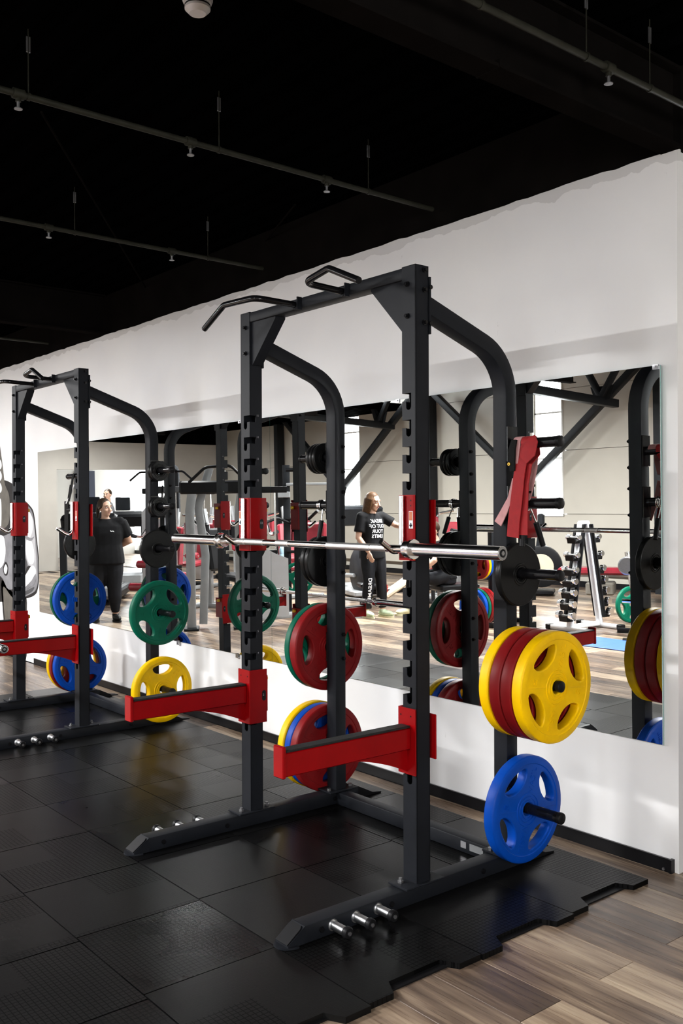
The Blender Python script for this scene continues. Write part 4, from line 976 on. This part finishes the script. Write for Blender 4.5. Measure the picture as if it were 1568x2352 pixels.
# cardio
def treadmill(x, y, rz, label):
    t = thing('treadmill', label, 'treadmill', group='treadmills')
    MB().box((-.4, -1.5, .06), (.4, .3, .2), ch=.03).build('deck', 'darkgrey', t)
    MB().box((-.27, -1.46, .2), (.27, .1, .206)).build('running_belt', 'blackmatte', t)
    MB().box((-.4, .1, .1), (.4, .4, .32), ch=.05).build('motor_hood', 'greymetal', t)
    for s in (-1, 1):
        sq([(s * .4, .2, .1), (s * .4, .25, 1.2)], .07, .1).build('upright', 'darkgrey', t)
        tb([(s * .4, .2, 1.12), (s * .38, -.2, 1.06)], .02, 8, 0).build('handrail', 'blackmatte', t)
    c = MB().box((-.42, -.1, -.05), (.42, .1, .2), mx((0, .18, 1.2), (math.radians(-25), 0, 0)), ch=.035).build('console', 'blackmatte', t)
    MB().box((-.2, -.108, .02), (.2, -.1, .17), mx((0, .18, 1.2), (math.radians(-25), 0, 0))).build('screen', 'screen', c)
    MB().box((-.13, .02, 1.42), (.13, .06, 1.66), ch=.012).build('display', 'screen', c)
    return rec(t, x, y, rz)
treadmill(-10.6, -2.78, face(-10.6, -2.78, 190), 'black treadmill left of the standing woman in the mirror')
treadmill(-12.5, -4.25, face(-12.5, -4.25, 190), 'black treadmill with raised display right of the standing woman')
t = thing('towel_roll', 'white roll standing on the treadmill console ledge', 'roll', (-12.0, -3.75, 1.3))
MB().tube([(-12.0, -3.75, 1.3), (-12.0, -3.75, 1.305), (-12.0, -3.75, 1.42), (-12.0, -3.75, 1.425)], .045, 16, radii=[.042, .046, .046, .04]).build('roll', 'white', t)
MB().cyl((-12.0, -3.75, 1.42), (-12.0, -3.75, 1.427), .016, 12).build('core', 'greymetal', t)
MB().cyl((-12.0, -3.75, 0), (-12.0, -3.75, 1.3), .03, 12).build('stand_post', 'darkgrey', t)
t = thing('cross_trainer', 'grey cross trainer with a wide console and raised handles behind the woman', 'cross trainer')
MB().box((-.28, -.75, .03), (.28, .85, .12), ch=.02).build('base', 'greymetal', t)
sq([(0, .5, .1), (0, .42, 1.18)], .12, .14).build('column', 'greymetal', t)
MB().tube([(-.17, .62, .42), (-.15, .62, .42), (.15, .62, .42), (.17, .62, .42)], .36, 30, radii=[.33, .36, .36, .33]).build('flywheel_cover', 'darkgrey', t)
c = MB().box((-.36, -.07, -.06), (.36, .07, .26), mx((0, .36, 1.2), (math.radians(-18), 0, 0)), ch=.03).build('console', 'darkgrey', t)
MB().box((-.22, -.076, .02), (.22, -.07, .2), mx((0, .36, 1.2), (math.radians(-18), 0, 0))).build('screen', 'greymetal', c)
for s in (-1, 1):
    p = tb([(s * .34, .5, .3), (s * .34, .4, 1.0), (s * .36, .2, 1.4), (s * .33, .05, 1.52)], .022, 10, .15).build('handle_arm', 'greymetal', t)
    tb([(s * .355, .18, 1.42), (s * .33, .05, 1.52)], .028, 10, 0).build('grip', 'blackmatte', p)
    q = tb([(s * .2, .6, .35), (s * .2, -.6, .3)], .03, 10, 0).build('pedal_beam', 'greymetal', t)
    MB().box((s * .2 - .08, -.45, .32), (s * .2 + .08, -.05, .37), ch=.015).build('pedal', 'blackmatte', q)
rec(t, -8.75, -6.5, face(-8.75, -6.5, 160))
t = thing('exercise_bike', 'black exercise bike with a round front cover near the far wall', 'exercise bike')
MB().box((-.25, -.55, .02), (.25, .5, .08), ch=.015).build('base', 'blackmatte', t)
MB().tube([(-.08, .3, .45), (-.07, .3, .45), (.07, .3, .45), (.08, .3, .45)], .33, 28, radii=[.3, .33, .33, .3]).build('flywheel_cover', 'blackmatte', t)
MB().tube([(-.086, .3, .45), (-.084, .3, .45)], .2, 28).build('cover_disc', 'beige', t)
sq([(0, -.25, .06), (0, -.35, .82)], .07, .05).build('seat_post', 'darkgrey', t)
cushion((0, -.38, .88), (.24, .26, .07)).build('saddle', 'blackmatte', t)
sq([(0, .2, .4), (0, .3, 1.1)], .06, .06).build('handlebar_post', 'darkgrey', t)
tb([(-.25, .02, 1.12), (-.22, .22, 1.1), (.22, .22, 1.1), (.25, .02, 1.12)], .018, 10, .06).build('handlebar', 'chrome', t)
MB().box((-.12, .26, 1.1), (.12, .36, 1.28), ch=.02).build('display', 'darkgrey', t)
for s in (-1, 1): MB().box((s * .16 - .04, -.1 + s * .1, .3 + s * .1), (s * .16 + .04, .02 + s * .1, .33 + s * .1)).build('pedal', 'blackmatte', t)
rec(t, -6.6, -8.2, face(-6.6, -8.2, 95))

# dumbbell tower
t = thing('dumbbell_rack', 'white A frame dumbbell tower with black cradles and chrome dumbbells', 'dumbbell rack')
LEG = {}
for s in (-1, 1):
    top, bot = V(0, s * .05, 1.25), V(0, s * .26, .05); LEG[s] = (top, bot)
    sq([bot, top], .05, .07).build('leg', 'whitepaint', t)
    sq([(-.3, s * .27, .03), (.3, s * .27, .03)], .06, .05).build('foot', 'whitepaint', t)
    for q in (-1, 1): MB().box((q * .3 - .035, s * .27 - .04, 0), (q * .3 + .035, s * .27 + .04, .06), ch=.006).build('foot_cap', 'blackmatte', t)
MB().box((-.03, -.07, 1.23), (.03, .07, 1.27), ch=.006).build('top_cap', 'whitepaint', t)
sq([(0, -.26, .05), (0, .26, .05)], .05, .05).build('floor_beam', 'whitepaint', t)
levels = (.17, .3, .43, .56, .69, .86, 1.06)
for s in (-1, 1):
    top, bot = LEG[s]
    for q in (-1, 1): sq([bot + V(q * .062, s * .01, .08), top + V(q * .062, s * .01, -.02)], .022, .05).build('cradle_rail', 'blackmatte', t)
    for z in levels:
        f = (z - bot.z) / (top.z - bot.z); p = bot + (top - bot) * f
        MB().prism([(0, -.03), (s * .1, -.03), (s * .115, .035), (s * .1, .035), (s * .085, -.005), (0, .02)], -.06, .06, frame((p.x, p.y + s * .03, z - .02), (0, 1, 0), (0, 0, 1), (1, 0, 0))).build('cradle', 'blackmatte', t)
RX, RY, RZ = -3.545, -5.66, math.radians(4)
rec(t, RX, RY, RZ)
def dumbbell(r, L_):
    d = thing('dumbbell', 'x', 'dumbbell', (0, 0, 0))
    MB().tube([(-L_ * .3, 0, 0), (L_ * .3, 0, 0)], .012, 12).build('handle', 'knurl', d)
    for s in (-1, 1): MB().tube([(s * (L_ / 2 - .062), 0, 0), (s * (L_ / 2 - .055), 0, 0), (s * (L_ / 2 - .006), 0, 0), (s * L_ / 2, 0, 0)], r, 18, radii=[r * .8, r, r, r * .86]).build('head', 'chrome', d)
    return d
protos = [dumbbell(.046 - .0025 * i, .25 - .008 * i) for i in range(7)]; RM = mx((RX, RY, 0), (0, 0, RZ))
nth = ('lowest', 'second lowest', 'third lowest', 'middle', 'third from the top', 'second from the top', 'topmost')
for s in (-1, 1):
    top, bot = LEG[s]
    for i, z in enumerate(levels):
        d = protos[i] if s == 1 else copy_tree(protos[i]); f = (z - bot.z) / (top.z - bot.z); p = bot + (top - bot) * f
        d.location = RM @ V(0, p.y + s * .092, z + .021); d.rotation_euler = (0, 0, RZ)
        tag(d, '%s chrome dumbbell on the %s leg of the white tower' % (nth[i], 'mirror side' if s > 0 else 'window side'), None, 'chrome dumbbells on the tower')

# plate tree with coloured plates
PX, PY = -4.65, -5.3; pz = PI / 2
t = thing('plate_tree', 'black plate tree holding coloured weight plates on both sides', 'plate rack')
sq([(0, 0, .03), (0, 0, 1.15)], .07, .07).build('post', 'darkgrey', t)
for s in (-1, 1):
    sq([(s * .3, -.3, .03), (s * .3, .3, .03)], .07, .05).build('foot', 'blackmatte', t)
    for z in (.24, .74): tb([(s * .03, 0, z), (s * .44, 0, z + .01)], .021, 12, 0).build('peg', 'blackgloss', t)
sq([(-.33, 0, .04), (.33, 0, .04)], .06, .05).build('base_beam', 'blackmatte', t)
rec(t, PX, PY, pz)
tm_ = mx((PX, PY, 0), (0, 0, pz))
for s, z, lst, wh in ((1, .74, ('blue', 'yellow', 'redplate'), 'upper peg'), (1, .24, ('redplate', 'redplate', 'green', 'blue'), 'lower peg'), (-1, .74, ('green', 'blue', 'yellow'), 'upper peg'), (-1, .24, ('redplate',), 'lower peg')):
    for i, k in enumerate(lst):
        kk = 'red' if k == 'redplate' else k; o = copy_tree(PL_[kk]); cnt = ('inner', 'second', 'third', 'outer')[i if i < len(lst) - 1 or len(lst) == 1 else 3]
        sc = .78 if z > .5 else 1.
        o.scale = (sc, sc, sc); o.location = tm_ @ V(s * (.17 + i * .056 * sc), 0, z - .005); o.rotation_euler = (random.random() * 3, 0, pz)
        tag(o, '%s %s plate on the plate tree %s, %s side' % (cnt, 'dark red' if kk == 'red' else kk, wh, 'mirror' if s > 0 else 'window'), 'weight plate', 'plates on the plate tree')

# benches
t = thing('flat_bench', 'burgundy padded bench with chrome uprights beyond the dumbbell tower', 'bench')
cushion((0, 0, .46), (.34, 1.2, .1)).build('pad', 'burgundy', t); cushion((-.1, .78, .56), (.34, .34, .09), 22).build('head_pad', 'burgundy', t)
sq([(0, -.5, .4), (0, .7, .4)], .06, .06).build('spine', 'greymetal', t)
for yy in (-.5, .6):
    sq([(0, yy, .03), (0, yy, .4)], .06, .06).build('leg', 'greymetal', t); sq([(-.25, yy, .03), (.25, yy, .03)], .06, .05).build('foot', 'greymetal', t)
MB().box((-.2, -.2, .12), (.2, .2, .3), ch=.02).build('weight_box', 'mural_brown', t)
for s in (-1, 1):
    p = tb([(s * .5, .6, .02), (s * .5, .62, 1.15)], .03, 10, 0).build('bar_upright', 'greymetal', t)
    MB().tube([(s * .52, .6, .62), (s * .56, .6, .62)], .12, 20).build('disc_cover', 'greymetal', p)
sq([(-.5, .6, .1), (.5, .6, .1)], .05, .05).build('crossbar', 'greymetal', t)
rec(t, -5.05, -8.1, face(-5.05, -8.1, 95))
t = thing('incline_bench', 'inclined bench with a beige pad beside the seated person', 'bench')
cushion((0, .25, .4), (.3, .95, .07), 33).build('back_pad', 'beige', t); cushion((0, -.35, .3), (.3, .34, .07), -8).build('seat', 'blackmatte', t)
sq([(0, -.45, .2), (0, .62, .24)], .06, .06).build('spine', 'blackmatte', t)
for yy in (-.42, .6): sq([(-.25, yy, .03), (.25, yy, .03)], .06, .05).build('foot', 'blackmatte', t); sq([(0, yy, .03), (0, yy, .24)], .05, .05).build('leg', 'blackmatte', t)
sq([(0, .45, .22), (0, .55, .5)], .04, .04).build('strut', 'chrome', t)
MB().box((-.06, -.2, .12), (.06, -.1, .32), ch=.01).build('adjuster', 'red', t)
rec(t, -6.95, -5.75, face(-6.95, -5.75, 75))
t = thing('roman_chair', 'chrome legged stand with a round plate beside the green plate', 'stand')
tb([(0, 0, .02), (0, .02, .35), (.06, .08, .62), (.1, .1, .95)], .028, 12, .2).build('leg', 'chrome', t)
MB().box((-.16, -.05, 0), (.16, .05, .025), ch=.005).build('foot', 'blackmatte', t)
MB().tube([(.1, .05, .8), (.1, .06, .8), (.1, .09, .8), (.1, .1, .8)], .1, 26, radii=[.088, .1, .1, .088]).build('disc', 'zinc', t)
tb([(-.12, .1, .4), (.16, .1, .42)], .022, 10, 0).build('crossbar', 'chrome', t)
sq([(0, .1, .1), (.02, .6, .1)], .05, .05).build('base_beam', 'greymetal', t); sq([(-.2, .6, .03), (.22, .6, .03)], .05, .05).build('rear_foot', 'blackmatte', t); sq([(.0, .6, .03), (.0, .6, .12)], .05, .05).build('rear_leg', 'blackmatte', t)
rec(t, -2.6, -5.3, face(-2.9, -5.52))
o = copy_tree(PL_['green']); o.location = (-3.49, -6.5, .2235); o.rotation_euler = (.3, 0, face(-3.49, -6.5, 48)); tag(o, 'green weight plate standing on the floor by the chrome legged stand', 'weight plate', 'green rubber weight plates')
fm = tag(MB().box((-3.1, -5.2, 0), (-1.4, -4.62, .012), ch=.004).build('exercise_mat', 'matblue'), 'flat blue exercise mat on the plank floor', 'mat')
MB().tube([(-1.37, -5.2, .03), (-1.37, -4.62, .03)], .03, 16).build('rolled_end', 'matblue', fm)
t = thing('water_bottle', 'pale blue plastic drinking bottle among the burgundy machines', 'bottle', (-8.45, -4.85, .62))
MB().lathe([(.0, 0), (.04, .0), (.043, .02), (.043, .12), (.039, .13), (.043, .14), (.043, .2), (.03, .235), (.014, .25), (.014, .262)], mx((-8.45, -4.85, .62)), 18, False).build('body', 'water', t)
MB().cyl((-8.45, -4.85, .882), (-8.45, -4.85, .905), .017, 14).build('cap', 'matblue', t)
bt = thing('bottle_stand', 'small dark stool under the drinking bottle', 'stool', (-8.45, -4.85, 0))
MB().cyl((-8.45, -4.85, .585), (-8.45, -4.85, .62), .15, 20).build('seat', 'burgundy', bt)
for i in range(3): a = 2.1 * i; tb([(-8.45 + .1 * math.cos(a), -4.85 + .1 * math.sin(a), .6), (-8.45 + .17 * math.cos(a), -4.85 + .17 * math.sin(a), 0)], .013, 8, 0).build('leg', 'greymetal', bt)

# plate loaded stand holding one green plate
t = thing('plate_horn_stand', 'dark plate stand with one green plate near the pulley station', 'stand')
sq([(0, 0, .03), (0, .05, 1.25)], .07, .07).build('post', 'blackmatte', t)
sq([(-.3, 0, .03), (.3, 0, .03)], .07, .05).build('foot', 'blackmatte', t); sq([(0, -.4, .03), (0, .35, .03)], .06, .05).build('base_beam', 'darkgrey', t)
tb([(0, -.03, .5), (0, -.3, .5)], .0215, 12, 0).build('plate_horn', 'chrome', t)
cushion((-.1, .08, 1.1), (.5, .1, .3), -6).build('pad', 'burgundy', t)
tb([(.03, .03, 1.2), (.3, -.1, 1.32), (.52, -.3, 1.22)], .02, 10, .08).build('lever_arm', 'blackmatte', t)
hx, hy = -7.254, -4.307; hz = face(hx, hy, 15); rec(t, hx, hy, hz)
o = copy_tree(PL_['green']); q = mx((hx, hy, 0), (0, 0, hz)) @ V(0, -.16, .496); o.location = q; o.rotation_euler = (.6, 0, hz + PI / 2)
tag(o, 'green weight plate on the dark stand near the pulley station', 'weight plate', 'green rubber weight plates')
press_machine('black cushioned machine behind the silver cable tower, left side', -8.45, -3.85, face(-8.45, -3.85, -50), vinyl='blackmatte', arms_=1, tower=1, shroud=False)
# ------------------------------------------------------------------ people
from mathutils.bvhtree import BVHTree
def ring(c, rx, ry, tilt=0., n=20, pw=2.3):
    out = []
    for i in range(n):
        a = 2 * PI * i / n; ca, sa = math.cos(a), math.sin(a)
        out.append(V(c) + V(rx * math.copysign(abs(ca) ** (2 / pw), ca), ry * math.copysign(abs(sa) ** (2 / pw), sa), tilt * sa * ry))
    return out
def limb(m, pts, rad, seg=14): return m.tube(pts, rad[0], seg, radii=rad)
def hand(m, wrist, d, palm_n, thumb_side, curl=.5, k=1.):
    w_ = V(wrist); d = V(d).normalized(); n = V(palm_n); n = (n - d * n.dot(d)).normalized(); sd = d.cross(n) * thumb_side
    R = Matrix((sd, d, n)).transposed()
    m.ball(w_ + d * .045 * k, (.036 * k, .05 * k, .017 * k), 12, 8, R)
    for i, (o, L_) in enumerate(((.027, .068), (.009, .078), (-.009, .073), (-.026, .056))):
        p0 = w_ + d * .078 * k + sd * o * k; a = curl * (1 + .12 * i)
        p1 = p0 + (d * math.cos(a * .5) + n * math.sin(a * .5)) * L_ * .45 * k; p2 = p1 + (d * math.cos(a * 1.2) + n * math.sin(a * 1.2)) * L_ * .32 * k
        p3 = p2 + (d * math.cos(a * 1.8) + n * math.sin(a * 1.8)) * L_ * .25 * k
        m.tube([p0 - d * .02 * k, p0, p1, p2, p3], .0085, 8, radii=[.0095, .0092, .0086, .008, .0066])
    p0 = w_ + d * .028 * k + sd * .03 * k; p1 = p0 + (sd * .75 + d * .6 + n * .25).normalized() * .035 * k; p2 = p1 + (sd * .3 + d * .9 + n * .35).normalized() * .03 * k
    m.tube([p0 - sd * .015, p0, p1, p2], .011, 8, radii=[.013, .0125, .0105, .008])
def person(label, x, y, rz, J, look):
    t = thing('person', label, 'person', (0, 0, 0)); B = MB(); g = look.get('girth', 1.)
    P = {k: V(v) for k, v in J.items() if isinstance(v, tuple)}
    pel, che, nek, hd = P['pelvis'], P['chest'], P['neck'], P['head']
    # body: one continuous surface
    mid = (pel + che) / 2
    tor = [ring(pel - V(0, 0, .07), .15 * g, .115 * g), ring(pel, .165 * g, .125 * g), ring(mid, .135 * g, .1 * g), ring(che, .155 * g, .11 * g), ring((che * 2 + nek) / 3 + V(0, 0, .02), .15 * g, .095 * g), ring(nek - V(0, 0, .045), .085, .065)]
    B.loft(tor); limb(B, [nek - V(0, 0, .08), nek, hd - V(0, -.01, .05)], [.056, .05, .047])
    for s in ('a', 'b'):
        sh, el, wr = P['sh' + s], P['el' + s], P['wr' + s]; h, k, an = P['hip' + s], P['kn' + s], P['an' + s]
        B.ball(sh, .058); limb(B, [nek - V(0, 0, .07), sh], [.05, .055]); limb(B, [sh, sh * .4 + el * .6, el, el * .55 + wr * .45, wr], [.053 * g, .046 * g, .04 * g, .038 * g, .027])
        hand(B, wr, J['hd' + s], J['hn' + s], J['ht' + s], J.get('curl' + s, .5))
        limb(B, [h + V(0, 0, .05), h * .55 + k * .45, k, k * .62 + an * .38, an], [.093 * g, .082 * g, .056 * g, .056 * g, .036])
        f = V(J['ft' + s]).normalized(); B.ball(an + f * .07 - V(0, 0, an.z * .45 if an.z < .2 else .035), (.042, .12, .038), 14, 9, Matrix((f.cross(V(0, 0, 1)), f, V(0, 0, 1))).transposed())
    # head
    yaw = math.radians(J.get('yaw', 0)); pit = math.radians(J.get('pitch', 0)); H = Matrix.Rotation(yaw, 3, 'Z') @ Matrix.Rotation(pit, 3, 'X')
    hp = lambda a, b, c: hd + H @ V(a, b, c)
    B.ball(hp(0, .012, .025), (.074, .094, .09), 22, 16, H); B.ball(hp(0, -.03, -.045), (.055, .06, .066), 20, 14, H); B.ball(hp(0, -.05, -.092), (.03, .03, .022), 14, 10, H)
    B.tube([hp(0, -.082, .02), hp(0, -.1, -.014), hp(0, -.108, -.03), hp(0, -.088, -.042)], .011, 10, radii=[.009, .012, .016, .01])
    for s in (-1, 1):
        B.ball(hp(s * .075, .01, -.01), (.011, .022, .034), 12, 8, H); B.ball(hp(s * .036, -.064, -.03), (.026, .024, .024), 12, 8, H)
        B.ball(hp(s * .033, -.074, .03), (.03, .016, .011), 12, 8, H)
    bm = remesh(B, .0078, 3); bod = bm.build('body', look.get('skin', 'skin'), t, smooth=180)
    for s in (-1, 1):
        e = MB().ball(hp(s * .033, -.082, .008), (.0135, .007, .0065), 12, 8, H).build('eye', 'white', t)
        MB().ball(hp(s * .033, -.0865, .008), (.0062, .004, .0062), 10, 8, H).build('iris', 'eye', e)
        MB().tube([hp(s * .018, -.09, .03), hp(s * .035, -.09, .035), hp(s * .054, -.078, .029)], .0035, 6).build('eyebrow', look['hair'], t)
    MB().tube([hp(-.024, -.086, -.062), hp(-.01, -.094, -.059), hp(0, -.095, -.061), hp(.01, -.094, -.059), hp(.024, -.086, -.062)], .006, 8, radii=[.0025, .0055, .0055, .0055, .0025]).build('mouth', 'lip', t)
    # hair
    K = MB(); K.ball(hp(0, .028, .04), (.084, .096, .09), 22, 16, H)
    st = look.get('style', 'short')
    if st == 'long':
        for i in range(15):
            a = math.radians(-28 + 236 * i / 14); c, sn = math.cos(a), math.sin(a)
            K.tube([hp(.055 * c, .03 + .06 * sn, .09), hp(.083 * c, .018 + .09 * sn, .03), hp(.087 * c, .02 + .088 * sn, -.06), hp(.09 * c, .03 + .08 * sn, -.14), hp(.085 * c, .03 + .075 * sn, -.185 - .02 * (i % 3))], .02, 8, radii=[.012, .022, .022, .019, .008])
    elif st == 'tail':
        K.tube([hp(0, .1, .05), hp(0, .14, .02), hp(.01, .14, -.06), hp(.02, .12, -.16)], .03, 10, radii=[.02, .03, .028, .008])
        K.tube([hp(.06, -.03, .075), hp(.082, -.005, .0), hp(.085, .03, -.05)], .016, 8, radii=[.012, .015, .008]); K.tube([hp(-.06, -.03, .075), hp(-.082, -.005, .0), hp(-.08, .03, -.04)], .016, 8, radii=[.012, .015, .008])
    hm = remesh(K, .009, 2)
    # open the face: push hair back from the front of the head
    inv = H.transposed()
    for v in hm.v:
        q = inv @ (v - hd)
        if q.y < -.035 and q.z < .075: v += H @ V(0, (-.035 - q.y) * .9, 0)
    hm.build('hair', look['hair'], t, smooth=180)
    # clothes
    S = MB(); e = .016
    S.loft([ring(pel + V(0, 0, -.1 if not J.get('sit') else -.02), .17 * g + e, .135 * g + e), ring(pel, .168 * g + e, .13 * g + e), ring(mid, .148 * g + e, .115 * g + e), ring(che, .158 * g + e, .118 * g + e), ring((che * 2 + nek) / 3 + V(0, 0, .02), .155 * g + e, .1 * g + e), ring(nek - V(0, 0, .05), .082 + e, .066 + e), ring(nek - V(0, 0, .03), .064 + e, .052 + e)])
    for s in ('a', 'b'):
        sh, el = P['sh' + s], P['el' + s]; S.ball(sh, .066); limb(S, [nek - V(0, 0, .085), sh], [.06, .066]); limb(S, [sh, sh * .25 + el * .75], [.068 * g, .074 * g])
    sm = remesh(S, .012, 4); so = sm.build('t_shirt', look.get('top', 'cloth'), t, smooth=180)
    L_ = MB(); L_.loft([ring(pel + V(0, 0, .06), .162 * g + .01, .122 * g + .01), ring(pel, .17 * g + .008, .132 * g + .008), ring(pel - V(0, 0, .09), .165 * g + .008, .125 * g + .008)])
    for s in ('a', 'b'):
        h, k, an = P['hip' + s], P['kn' + s], P['an' + s]; lo = look.get('loose', .008)
        limb(L_, [h + V(0, 0, .05), h * .55 + k * .45, k, k * .62 + an * .38, an + (k - an) * .08], [.1 * g + lo * .4, .09 * g + lo, .064 * g + lo, .063 * g + lo, .043 + lo])
    lm = remesh(L_, .012, 3); lo_ = lm.build('trousers', look.get('bottom', 'leggings'), t, smooth=180)
    for s in ('a', 'b'):
        an = P['an' + s]; f = V(J['ft' + s]).normalized(); F = Matrix((f.cross(V(0, 0, 1)), f, V(0, 0, 1))).transposed(); zb = J.get('floor', 0)
        Q = MB().ball((an.x + f.x * .06, an.y + f.y * .06, zb + .048), (.05, .135, .045), 16, 10, F); limb(Q, [V(an.x, an.y, zb + .04), an + V(0, 0, .015)], [.045, .046])
        qm = remesh(Q, .009, 2); sh_ = qm.build('shoe', look.get('shoe', 'shoeblack'), t, smooth=180)
        MB().prism([(.05 * math.cos(2 * PI * i / 20), .137 * math.sin(2 * PI * i / 20)) for i in range(20)], 0, .022, frame((an.x + f.x * .06, an.y + f.y * .06, zb), tuple(f.cross(V(0, 0, 1))), tuple(f), (0, 0, 1))).build('sole', 'sock' if look.get('shoe') else 'shoeblack', sh_)
    for nm, mesh_src, par, txt, size, orgv, ex, ey, dr, off in look.get('prints', []):
        src = sm if mesh_src == 'top' else lm; T_ = BVHTree.FromPolygons([tuple(v) for v in src.v], src.f)
        q = MB().mesh(text_mesh(txt, size, .0008, .0008), frame(orgv, ex, ey)); ok = MB(); d = V(dr).normalized(); nv = []
        for v in q.v:
            o_ = v - d * .5; h_ = T_.ray_cast(o_, d); rel = (v - V(orgv)).dot(d); nv.append((h_[0] - d * (.0055 + off - rel)) if h_[0] else v)
        q.v = nv; q.build(nm, 'white', so if mesh_src == 'top' else lo_)
    for nm, c, r_, m_ in look.get('extras', []): MB().lathe([(r_ - .004, -.008), (r_, -.006), (r_, .006), (r_ - .004, .008), (r_ - .004, -.008)], c, 18, False).build(nm, m_, t)
    return rec(t, x, y, rz)
# woman with her hands behind her back
person('woman in a plain black T shirt standing with her hands behind her back', -8.42, -1.97, face(-8.42, -1.97), dict(
    pelvis=(0, 0, .86), chest=(0, .005, 1.17), neck=(0, .01, 1.385), head=(0, -.005, 1.505), sha=(.19, .02, 1.315), shb=(-.19, .02, 1.315),
    ela=(.3, .09, 1.06), elb=(-.29, .1, 1.06), wra=(.08, .2, .93), wrb=(-.07, .21, .95), hda=(-1, .1, -.1), hdb=(1, .1, -.15), hna=(0, -1, 0), hnb=(0, -1, 0), hta=1, htb=1,
    hipa=(.092, 0, .83), hipb=(-.092, 0, .83), kna=(.115, -.02, .46), knb=(-.1, -.02, .46), ana=(.14, .01, .09), anb=(-.11, .0, .09), fta=(.25, -1, 0), ftb=(-.25, -1, 0), yaw=-38, pitch=3),
    dict(girth=1.33, hair='hairbrown', style='tail', prints=[('shirt_emblem', 'top', 0, '~', .09, (-.085, 0, 1.2), (1, 0, .25), (-.25, 0, 1), (0, 1, 0), 0)]))
# woman with lettering on shirt and trousers; body turned, one arm reaching forward
w2r = face(-6.2, -4.7, -42)
person('woman with shoulder length hair and white shirt lettering, reaching one arm out', -6.2, -4.7, w2r, dict(
    pelvis=(0, .01, .88), chest=(0, .0, 1.18), neck=(0, -.0, 1.40), head=(-.0, -.03, 1.525), sha=(.17, .02, 1.335), shb=(-.165, -.01, 1.33),
    ela=(.215, .03, 1.06), elb=(-.3, -.14, 1.21), wra=(.17, -.12, .87), wrb=(-.33, -.4, 1.16), hda=(-.1, -.35, -1), hdb=(-.1, -1, -.1), hna=(-.8, .2, 0), hnb=(.1, 0, -1), hta=1, htb=-1,
    hipa=(.088, 0, .85), hipb=(-.088, 0, .85), kna=(.1, -.03, .47), knb=(-.1, -.05, .47), ana=(.11, .03, .09), anb=(-.11, -.06, .09), fta=(.15, -1, 0), ftb=(-.1, -1, 0), yaw=-14, pitch=12),
    dict(girth=.97, hair='hairlight', style='long', loose=.012, shoe='shoe', prints=[
        ('shirt_lettering', 'top', 0, 'BREAK\nOUT OF\nYOUR\nLIMITS', .066, (.01, 0, 1.17), (1, 0, 0), (0, 0, 1), (0, 1, 0), 0),
        ('trouser_lettering', 'bottom', 0, 'DREAMER', .078, (.105, 0, .36), (0, 0, -1), (1, 0, 0), (-.25, 1, 0), 0)],
        extras=[('bracelet', frame((.178, -.09, .905), (.9, .2, .1), (0, .9, -.4)), .04, 'sock')]))
# seated person mostly behind the rack upright
person('person in black sitting on the bench, pale shoes, mostly hidden by the upright', -5.82, -5.32, face(-5.82, -5.32, 62), dict(sit=1,
    pelvis=(0, .28, .5), chest=(0, .2, .8), neck=(0, .14, 1.01), head=(0, .09, 1.125), sha=(.17, .17, .945), shb=(-.17, .17, .945),
    ela=(.22, .0, .74), elb=(-.22, .0, .74), wra=(.14, -.15, .6), wrb=(-.14, -.15, .6), hda=(-.2, -1, -.2), hdb=(.2, -1, -.2), hna=(0, 0, -1), hnb=(0, 0, -1), hta=1, htb=-1,
    hipa=(.09, .24, .48), hipb=(-.09, .24, .48), kna=(.13, -.16, .5), knb=(-.13, -.16, .5), ana=(.14, -.2, .09), anb=(-.14, -.12, .09), fta=(.1, -1, 0), ftb=(-.1, -1, 0), yaw=0, pitch=10),
    dict(girth=.98, hair='hairbrown', style='short', shoe='sock'))
st_ = thing('low_bench', 'low black bench under the seated person', 'bench')
cushion((0, .42, .36), (.36, .6, .09)).build('pad', 'blackmatte', st_)
for yy in (.2, .62): sq([(0, yy, .02), (0, yy, .33)], .06, .06).build('leg', 'greymetal', st_); sq([(-.2, yy, .025), (.2, yy, .025)], .05, .05).build('foot', 'greymetal', st_)
rec(st_, -5.82, -5.32, face(-5.82, -5.32, 62))
# man far back behind the first woman
person('short haired man far back, only his head showing above the first woman', -15.6, -5.44, face(-15.6, -5.44, 85), dict(
    pelvis=(0, 0, .98), chest=(0, .0, 1.33), neck=(0, .0, 1.6), head=(0, -.02, 1.73), sha=(.2, .01, 1.49), shb=(-.2, .01, 1.49),
    ela=(.26, .03, 1.18), elb=(-.26, .03, 1.18), wra=(.25, -.06, .93), wrb=(-.25, -.06, .93), hda=(0, -.2, -1), hdb=(0, -.2, -1), hna=(-1, 0, 0), hnb=(1, 0, 0), hta=1, htb=-1,
    hipa=(.095, 0, .95), hipb=(-.095, 0, .95), kna=(.11, -.02, .52), knb=(-.11, -.02, .52), ana=(.12, .02, .09), anb=(-.12, .02, .09), fta=(.2, -1, 0), ftb=(-.2, -1, 0), yaw=-60, pitch=0),
    dict(girth=1.05, hair='hairbrown', style='short', top='greycloth'))
